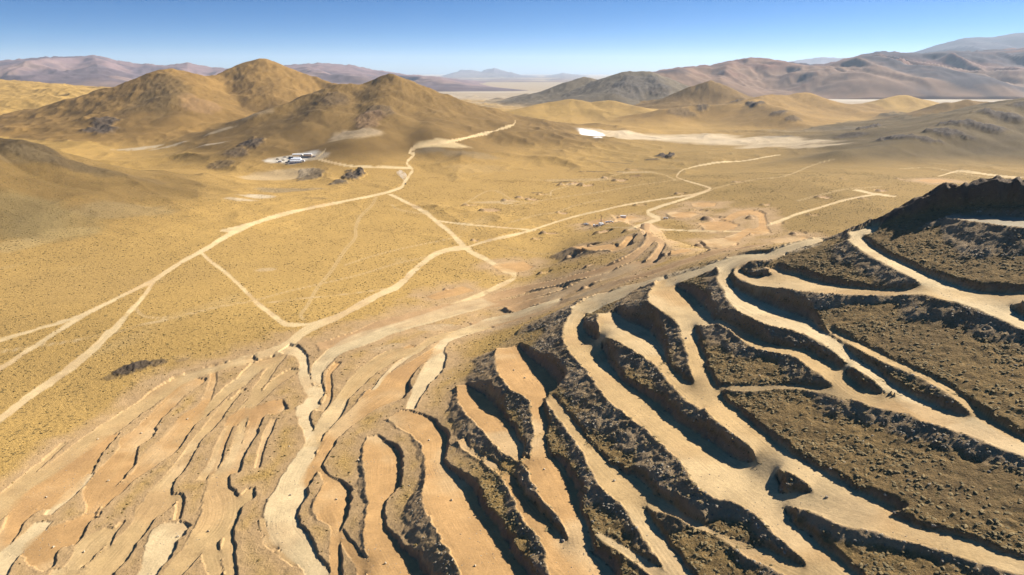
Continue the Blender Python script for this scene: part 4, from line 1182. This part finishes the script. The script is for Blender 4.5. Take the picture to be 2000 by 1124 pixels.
def pickup(u, v, rz, label, body=WHITE, group=None, loc=None, suv=False):
    t = empty('pickup_truck' if not suv else 'off_road_car', loc or spot(u, v), rz)
    tag(t, label, 'truck' if not suv else 'car', group)
    bm = bmesh.new()
    prism(bm, [(-2.6, .55), (2.5, .55), (2.62, .75), (2.55, 1.05), (1.3, 1.15), (-2.6, 1.15)], -.9, .9)
    mesh_obj('body', bm, body, t)
    bm = bmesh.new()
    back = -2.45 if suv else -.55
    prism(bm, [(back, 1.15), (1.25, 1.15), (.55, 1.78), (back + .15, 1.82)], -.8, .8)
    cab = mesh_obj('cab', bm, body, t)
    bm = bmesh.new(); prism(bm, [(1.30, 1.17), (1.28, 1.15), (.60, 1.75), (.64, 1.77)], -.72, .72); mesh_obj('windscreen', bm, GLASS, cab)
    for sy in (-1, 1):
        bm = bmesh.new(); prism(bm, [(back + .12, 1.2), (1.0, 1.2), (.5, 1.68), (back + .2, 1.68)], sy * .8, sy * .815); mesh_obj('side_window', bm, GLASS, cab)
    if not suv:
        bm = bmesh.new(); bbox(bm, (-2.55, -.78, 1.151), (-.62, .78, 1.2)); bbox(bm, (-2.6, -.9, 1.15), (-2.55, .9, 1.5)); bbox(bm, (-2.55, -.9, 1.15), (-.6, -.83, 1.5)); bbox(bm, (-2.55, .83, 1.15), (-.6, .9, 1.5)); mesh_obj('cargo_bed', bm, body, t)
    for sx in (-1.65, 1.65):
        for sy in (-1, 1):
            bm = bmesh.new(); bcyl(bm, (sx, sy * .68, .4), (sx, sy * .93, .4), .4, 14); w = mesh_obj('wheel', bm, RUBBER, t)
            bm = bmesh.new(); bcyl(bm, (sx, sy * .92, .4), (sx, sy * .94, .4), .2, 10); mesh_obj('rim', bm, STEEL, w)
    for sy in (-1, 1):
        bm = bmesh.new(); bbox(bm, (2.58, sy * .7 - .15, .82), (2.64, sy * .7 + .15, .98)); mesh_obj('headlight', bm, STEEL, t)
        bm = bmesh.new(); bbox(bm, (-2.64, sy * .78 - .08, .85), (-2.605, sy * .78 + .08, 1.1)); mesh_obj('tail_light', bm, REDL, t)
    return t

def cabin(u, v, L_, W_, H_, rz, label, wall, roof, cat='building', name='camp_building', group=None, doors=1):
    """long modular cabin with a low gable roof, windows and doors; its long side faces the camera"""
    t = empty(name, spot(u, v), rz); tag(t, label, cat, group)
    bm = bmesh.new(); bbox(bm, (-L_ / 2, -W_ / 2, -.4), (L_ / 2, W_ / 2, H_)); mesh_obj('wall', bm, wall, t)
    bm = bmesh.new()
    e = .35
    for sy in (-1, 1):
        a = [(-L_ / 2 - e, sy * (W_ / 2 + e), H_ + .002), (L_ / 2 + e, sy * (W_ / 2 + e), H_ + .002), (L_ / 2 + e, 0, H_ + W_ * .16), (-L_ / 2 - e, 0, H_ + W_ * .16)]
        vs = [bm.verts.new(p) for p in a] + [bm.verts.new((p[0], p[1], p[2] + .12)) for p in a]
        for f in ((0, 1, 2, 3), (4, 5, 6, 7), (0, 1, 5, 4), (1, 2, 6, 5), (2, 3, 7, 6), (3, 0, 4, 7)):
            bm.faces.new([vs[i] for i in f])
    bmesh.ops.recalc_face_normals(bm, faces=bm.faces[:])
    mesh_obj('roof', bm, roof, t)
    for sx in (-1, 1):
        bm = bmesh.new()
        vs = [bm.verts.new((sx * L_ / 2, -W_ / 2, H_)), bm.verts.new((sx * L_ / 2, W_ / 2, H_)), bm.verts.new((sx * L_ / 2, 0, H_ + W_ * .16))]
        bm.faces.new(vs)
        mesh_obj('gable', bm, wall, t)
    n = max(2, int(L_ / 2.6))
    for i in range(n):
        cx_ = -L_ / 2 + (i + .5) * L_ / n
        bm = bmesh.new()
        if i == n // 2:
            bbox(bm, (cx_ - .45, -W_ / 2 - .06, 0), (cx_ + .45, -W_ / 2 - .003, 2.05)); d = mesh_obj('door', bm, GREYP, t)
            bm = bmesh.new(); bbox(bm, (cx_ + .28, -W_ / 2 - .12, .95), (cx_ + .34, -W_ / 2 - .06, 1.1)); mesh_obj('handle', bm, STEEL, d)
        else:
            bbox(bm, (cx_ - .6, -W_ / 2 - .06, 1.0), (cx_ + .6, -W_ / 2 - .003, 2.0)); d = mesh_obj('window', bm, WHITE, t)
            bm = bmesh.new(); bbox(bm, (cx_ - .5, -W_ / 2 - .08, 1.1), (cx_ + .5, -W_ / 2 - .06, 1.9)); mesh_obj('pane', bm, GLASS, d)
    return t

# ------------------------------------------------------------------ mining camp
G_CAMP = 'cabins of the mining camp'
cabin(582, 305.6, 17, 6, 3.4, .05, 'long white-roofed shed at the back left of the mining camp', CREAM, WHITE, group=G_CAMP)
cabin(601.5, 304.6, 14, 5, 3.2, .03, 'long white-roofed shed at the back right of the mining camp', CREAM, WHITE, group=G_CAMP)
cabin(581, 307.4, 15, 4, 2.7, .04, 'tan-roofed barrack in front of the back left shed', TANM, TANM, group=G_CAMP)
cabin(578.5, 309.3, 11, 3.4, 2.6, .04, 'short tan barrack in the middle of the mining camp', CREAM, TANM, group=G_CAMP)
cabin(580.5, 311.2, 12, 4, 2.8, .02, 'white cabin with dark front in the middle row of the camp', WHITE, WHITE, group=G_CAMP)
cabin(579, 314.3, 17, 7, 3.0, .02, 'large pale blue-roofed hall at the centre of the camp', WHITE, BLUE, group=G_CAMP)
cabin(578, 318.2, 19, 5, 2.9, .02, 'longest white cabin row at the front of the camp', WHITE, WHITE, group=G_CAMP)
hut_names = ['leftmost', 'second', 'third', 'fourth', 'fifth', 'rightmost']
for i in range(6):
    cabin(590.5 + i * 3.4, 307.1 - .06 * i, 2.8, 2.6, 2.4, .04, hut_names[i] + ' hut from the left in the row of small brown camp huts', TANM, RUST if i % 2 else TANM, name='camp_hut', group='row of small brown camp huts')
def tank(u, v, r, L_, label, mat, rz=0):
    t = empty('water_tank', spot(u, v), rz); tag(t, label, 'tank')
    bm = bmesh.new(); bcyl(bm, (-L_ / 2, 0, r + .5), (L_ / 2, 0, r + .5), r, 20); mesh_obj('shell', bm, mat, t)
    for sx in (-.3, .3):
        bm = bmesh.new(); bbox(bm, (sx * L_ - .2, -r * .8, -.3), (sx * L_ + .2, r * .8, .5 + r * .45)); mesh_obj('saddle', bm, STEEL, t)
    bm = bmesh.new(); bcyl(bm, (0, 0, 2 * r + .45), (0, 0, 2 * r + .75), .35, 12); mesh_obj('hatch', bm, mat, t)
    return t
tank(592, 316.5, 1.4, 5.5, 'white tank lying right of the front cabin row', WHITE)
G_V = 'vehicles parked about the mining camp'
pickup(542.5, 312, .2, 'dark off-road car farthest left in the mining camp', DARK, G_V, suv=True)
pickup(553, 314, .5, 'dark pickup left of the blue-roofed hall', DARK, G_V)
pickup(556.7, 308, .5, 'dark pickup at the back left of the mining camp', GREYP, G_V)
pickup(566.5, 308.2, .1, 'dark off-road car behind the blue-roofed hall', DARK, G_V, suv=True)
pickup(560, 319, .1, 'dark pickup at the front left of the mining camp', DARK, G_V)
pickup(565, 315.2, 1.0, 'grey pickup parked against the blue-roofed hall', GREYP, G_V)
def container(u, v, rz, label, mat, loc=None):
    t = empty('shipping_container', loc or spot(u, v), rz); tag(t, label, 'container')
    bm = bmesh.new(); bbox(bm, (-3.03, -1.2, .1), (3.03, 1.2, 2.55)); mesh_obj('box', bm, mat, t)
    for sy in (-1, 1):
        bm = bmesh.new()
        for i in range(20):
            x0_ = -2.9 + i * .29
            bbox(bm, (x0_, sy * 1.2 + (.002 if sy > 0 else -.04), .3), (x0_ + .14, sy * 1.2 + (.04 if sy > 0 else -.002), 2.4))
        mesh_obj('corrugation', bm, mat, t)
    for sy in (-1, 1):
        bm = bmesh.new(); bbox(bm, (3.032, sy * .6 - .57, .2), (3.07, sy * .6 + .57, 2.45)); d = mesh_obj('door', bm, mat, t)
        bm = bmesh.new(); bcyl(bm, (3.09, sy * .3, .25), (3.09, sy * .3, 2.4), .025, 8); mesh_obj('lock_rod', bm, STEEL, d)
    for sx in (-1, 1):
        for sy in (-1, 1):
            bm = bmesh.new(); bbox(bm, (sx * 2.95 - .1, sy * 1.1 - .1, -.5), (sx * 2.95 + .1, sy * 1.1 + .1, .1)); mesh_obj('foot', bm, STEEL, t)
    return t
container(613, 307.0, .3, 'pale container right of the row of camp huts', CREAM)
container(547, 317, .1, 'pale container at the left end of the mining camp yard', WHITE)

# ------------------------------------------------------------------ drilling rig and its crew
def drill_rig(u, v, rz):
    t = empty('drilling_rig', spot(u, v), rz); tag(t, 'truck-mounted drilling rig with raised lattice mast on the drill pad', 'drilling rig')
    bm = bmesh.new(); bbox(bm, (-4.2, -.55, .85), (4.0, .55, 1.15)); mesh_obj('chassis', bm, STEEL, t)
    bm = bmesh.new(); bbox(bm, (-4.2, -1.2, 1.15), (1.9, 1.2, 1.3)); mesh_obj('deck', bm, STEEL, t)
    bm = bmesh.new(); prism(bm, [(2.2, .7), (4.3, .7), (4.35, 1.7), (3.95, 2.7), (2.2, 2.75)], -1.15, 1.15); cb = mesh_obj('cab', bm, WHITE, t)
    bm = bmesh.new(); prism(bm, [(4.34, 1.75), (4.38, 1.75), (4.0, 2.6), (3.96, 2.6)], -1.0, 1.0); mesh_obj('windscreen', bm, GLASS, cb)
    bm = bmesh.new(); bbox(bm, (-1.2, -1.0, 1.3), (1.6, 1.0, 2.5), .08); mesh_obj('engine_housing', bm, GREYP, t)
    mast = empty('mast_base', (0, 0, 0)); SC.collection.objects.unlink(mast); bpy.data.objects.remove(mast)
    bm = bmesh.new()
    xs, hw_, z0, z1 = -3.9, .38, .9, 11.2
    for sx in (-1, 1):
        for sy in (-1, 1):
            bcyl(bm, (xs + sx * hw_, sy * hw_, z0), (xs + sx * hw_, sy * hw_, z1), .07, 6)
    n = 12
    for i in range(n):
        a, b_ = z0 + (z1 - z0) * i / n, z0 + (z1 - z0) * (i + 1) / n
        for sy in (-1, 1):
            bcyl(bm, (xs - hw_, sy * hw_, a), (xs + hw_, sy * hw_, b_), .045, 5)
            bcyl(bm, (xs + sy * hw_, -hw_, b_), (xs + sy * hw_, hw_, a), .045, 5)
    ms = mesh_obj('mast', bm, DARK, t)
    bm = bmesh.new(); bbox(bm, (xs - .6, -.55, 11.2), (xs + .6, .55, 11.7)); mesh_obj('crown_block', bm, RUST, ms)
    bm = bmesh.new(); bcyl(bm, (xs - .75, 0, .2), (xs - .75, 0, 8.5), .09, 8); mesh_obj('drill_rod', bm, STEEL, ms)
    bm = bmesh.new(); bcyl(bm, (xs + .5, .3, 7.0), (-1.2, .3, 2.4), .09, 8); mesh_obj('mast_strut', bm, STEEL, t)
    for sx in (-3.0, -1.7, 3.2):
        for sy in (-1, 1):
            bm = bmesh.new(); bcyl(bm, (sx, sy * .85, .55), (sx, sy * 1.22, .55), .55, 16); w = mesh_obj('wheel', bm, RUBBER, t)
            bm = bmesh.new(); bcyl(bm, (sx, sy * 1.21, .55), (sx, sy * 1.24, .55), .28, 10); mesh_obj('rim', bm, STEEL, w)
    for sy in (-1, 1):
        bm = bmesh.new(); bcyl(bm, (-4.0, sy * 1.15, -.3), (-4.0, sy * 1.15, 1.2), .12, 8); mesh_obj('jack', bm, STEEL, t)
    return t
drill_rig(1166, 443, math.pi * .98)
def box_truck(u, v, rz, label):
    t = empty('service_truck', spot(u, v), rz); tag(t, label, 'truck')
    bm = bmesh.new(); bbox(bm, (-3.4, -.5, .7), (3.0, .5, .95)); mesh_obj('chassis', bm, DARK, t)
    bm = bmesh.new(); bbox(bm, (-3.5, -1.2, .95), (1.1, 1.2, 3.1), .06); mesh_obj('cargo_box', bm, WHITE, t)
    bm = bmesh.new(); prism(bm, [(1.3, .6), (3.2, .6), (3.25, 1.5), (2.9, 2.4), (1.3, 2.45)], -1.1, 1.1); cb = mesh_obj('cab', bm, WHITE, t)
    bm = bmesh.new(); prism(bm, [(3.24, 1.55), (3.28, 1.55), (2.95, 2.3), (2.91, 2.3)], -.95, .95); mesh_obj('windscreen', bm, GLASS, cb)
    for sx in (-2.2, 2.2):
        for sy in (-1, 1):
            bm = bmesh.new(); bcyl(bm, (sx, sy * .8, .48), (sx, sy * 1.15, .48), .48, 14); w = mesh_obj('wheel', bm, RUBBER, t)
            bm = bmesh.new(); bcyl(bm, (sx, sy * 1.14, .48), (sx, sy * 1.17, .48), .24, 10); mesh_obj('rim', bm, STEEL, w)
    return t
box_truck(1174, 439, .9, 'white box truck beside the drilling rig')
pickup(1187, 435.5, .2, 'white pickup right of the box truck on the drill pad', WHITE)
pickup(1193, 434.2, .1, 'white pickup farthest right on the rig pad', WHITE)
pickup(1145, 441, .1, 'white pickup left of the drilling rig', WHITE)
container(1217, 427.5, -.08, 'white container cabin at the right end of the rig pad', WHITE)
pickup(1300, 428, .05, 'white pickup parked on the curving pad road', WHITE)
# rod rack: drill rods laid out by the rig
t = empty('rod_rack', spot(1181, 437.5), .4); tag(t, 'rack of drill rods between the box truck and the pickups', 'rack')
for i in range(6):
    bm = bmesh.new(); bcyl(bm, (-3, -.5 + i * .2, .62), (3, -.5 + i * .2, .62), .07, 8); mesh_obj('drill_rod', bm, STEEL, t)
for sx in (-2, 2):
    bm = bmesh.new(); bbox(bm, (sx - .08, -.7, .42), (sx + .08, .7, .54)); bbox(bm, (sx - .08, -.7, -.3), (sx + .08, -.56, .42)); bbox(bm, (sx - .08, .56, -.3), (sx + .08, .7, .42)); mesh_obj('trestle', bm, RUST, t)

# truck raising dust on the main road
loc = spot(792, 360.5)
loc2 = spot(797, 346)
ang = math.atan2(loc[1] - loc2[1], loc[0] - loc2[0])
pickup(0, 0, ang, 'dark truck driving on the main road ahead of a dust plume', DARK, loc=loc)
def dust_plume():
    bm = bmesh.new()
    bmesh.ops.create_icosphere(bm, subdivisions=3, radius=1.0)
    path = [(791, 357, 3.2, 3.0), (790, 350, 5, 5), (786, 345, 6.5, 7), (781, 341, 7, 8), (778, 338, 6, 8)]
    pts = [(spot(a, b_), w, h_) for a, b_, w, h_ in path]
    for v in bm.verts:
        tt = (v.co.x * .5 + .5) * (len(pts) - 1); i = min(int(tt), len(pts) - 2); f_ = tt - i
        p0, p1 = pts[i], pts[i + 1]
        c = Vector(p0[0]).lerp(Vector(p1[0]), f_)
        w = p0[1] * (1 - f_) + p1[1] * f_; h_ = p0[2] * (1 - f_) + p1[2] * f_
        ax = (Vector(p1[0]) - Vector(p0[0])); ax.z = 0; ax.normalize()
        side = Vector((-ax.y, ax.x, 0))
        v.co = c + side * (v.co.y * w) + Vector((0, 0, h_ * .45 + v.co.z * h_ * .6))
    m, N, L = new_mat('dust')
    N.remove(N['Principled BSDF'])
    p = N.new('ShaderNodeVolumePrincipled'); p.inputs['Color'].default_value = (.93, .86, .76, 1)
    geo = N.new('ShaderNodeNewGeometry'); n = N.new('ShaderNodeTexNoise'); n.inputs['Scale'].default_value = .16; n.inputs['Detail'].default_value = 4
    L.new(geo.outputs['Position'], n.inputs['Vector'])
    r = N.new('ShaderNodeMapRange'); L.new(n.outputs['Fac'], r.inputs[0])
    for i, q in enumerate((.42, .75, 0, .085)): r.inputs[i + 1].default_value = q
    L.new(r.outputs[0], p.inputs['Density']); L.new(p.outputs[0], N['Material Output'].inputs['Volume'])
    o = mesh_obj('dust_cloud', bm, m)
    tag(o, 'pale dust cloud trailing behind the dark truck', kind='stuff')
dust_plume()

# ------------------------------------------------------------------ boulders lying on the bench floors
BOULD = plain_mat('pale_boulder', (.40, .32, .21), .9)
spots_b = [(838,860),(882,975),(1063,918),(1200,940),(928,1112),(1100,1056),(753,1100),(657,973),(567,965),(211,938),(164,1077),(104,1067),(90,970),(407,1037),(347,1045),(1025,740),(1137,673),(1004,728),(366,818),(276,845),(191,857),(1614,973),(1636,460),(1638,463),(1634,486),(1638,489),(1573,487),(700,900),(1340,665)]
order = ['nearest', 'second nearest', 'third nearest', 'fourth nearest', 'fifth nearest', 'sixth nearest', 'farthest']
owner = {}
for i, (u, v) in enumerate(spots_b):
    px_, py_, pz_ = spot(u, v)
    own = min(range(len(ROADS)), key=lambda k_: float(np.min(np.hypot(road_lines[k_][0][:, 0] - px_, road_lines[k_][0][:, 1] - py_) - road_lines[k_][1])) if ROADS[k_][1] != 'p' and len(road_lines[k_][0]) else 1e9)
    owner.setdefault(own, []).append((math.hypot(px_, py_), i))
blabel = {}
for own, lst in owner.items():
    lst.sort()
    for n_, (_, i) in enumerate(lst):
        blabel[i] = ('pale boulder on the ' if len(lst) == 1 else order[min(n_, 6)] + ' pale boulder on the ') + ' '.join(ROADS[own][2].split()[:9])
for i, (u, v) in enumerate(spots_b):
    bm = bmesh.new(); bmesh.ops.create_icosphere(bm, subdivisions=2, radius=1.0)
    sx, sy, sz = rng.uniform(.35, .6), rng.uniform(.3, .5), rng.uniform(.25, .45)
    for w in bm.verts:
        k_ = 1 + .28 * math.sin(3.1 * w.co.x + i) * math.cos(2.7 * w.co.y - i) + rng.uniform(-.08, .08)
        w.co = Vector((w.co.x * sx * k_, w.co.y * sy * k_, w.co.z * sz * k_))
    o = mesh_obj('boulder', bm, BOULD)
    px_, py_, pz_ = spot(u, v)
    o.location = (px_, py_, pz_ + .2); o.rotation_euler = (0, 0, rng.uniform(0, 6))
    tag(o, blabel[i], 'boulder', 'pale boulders lying among the benches')
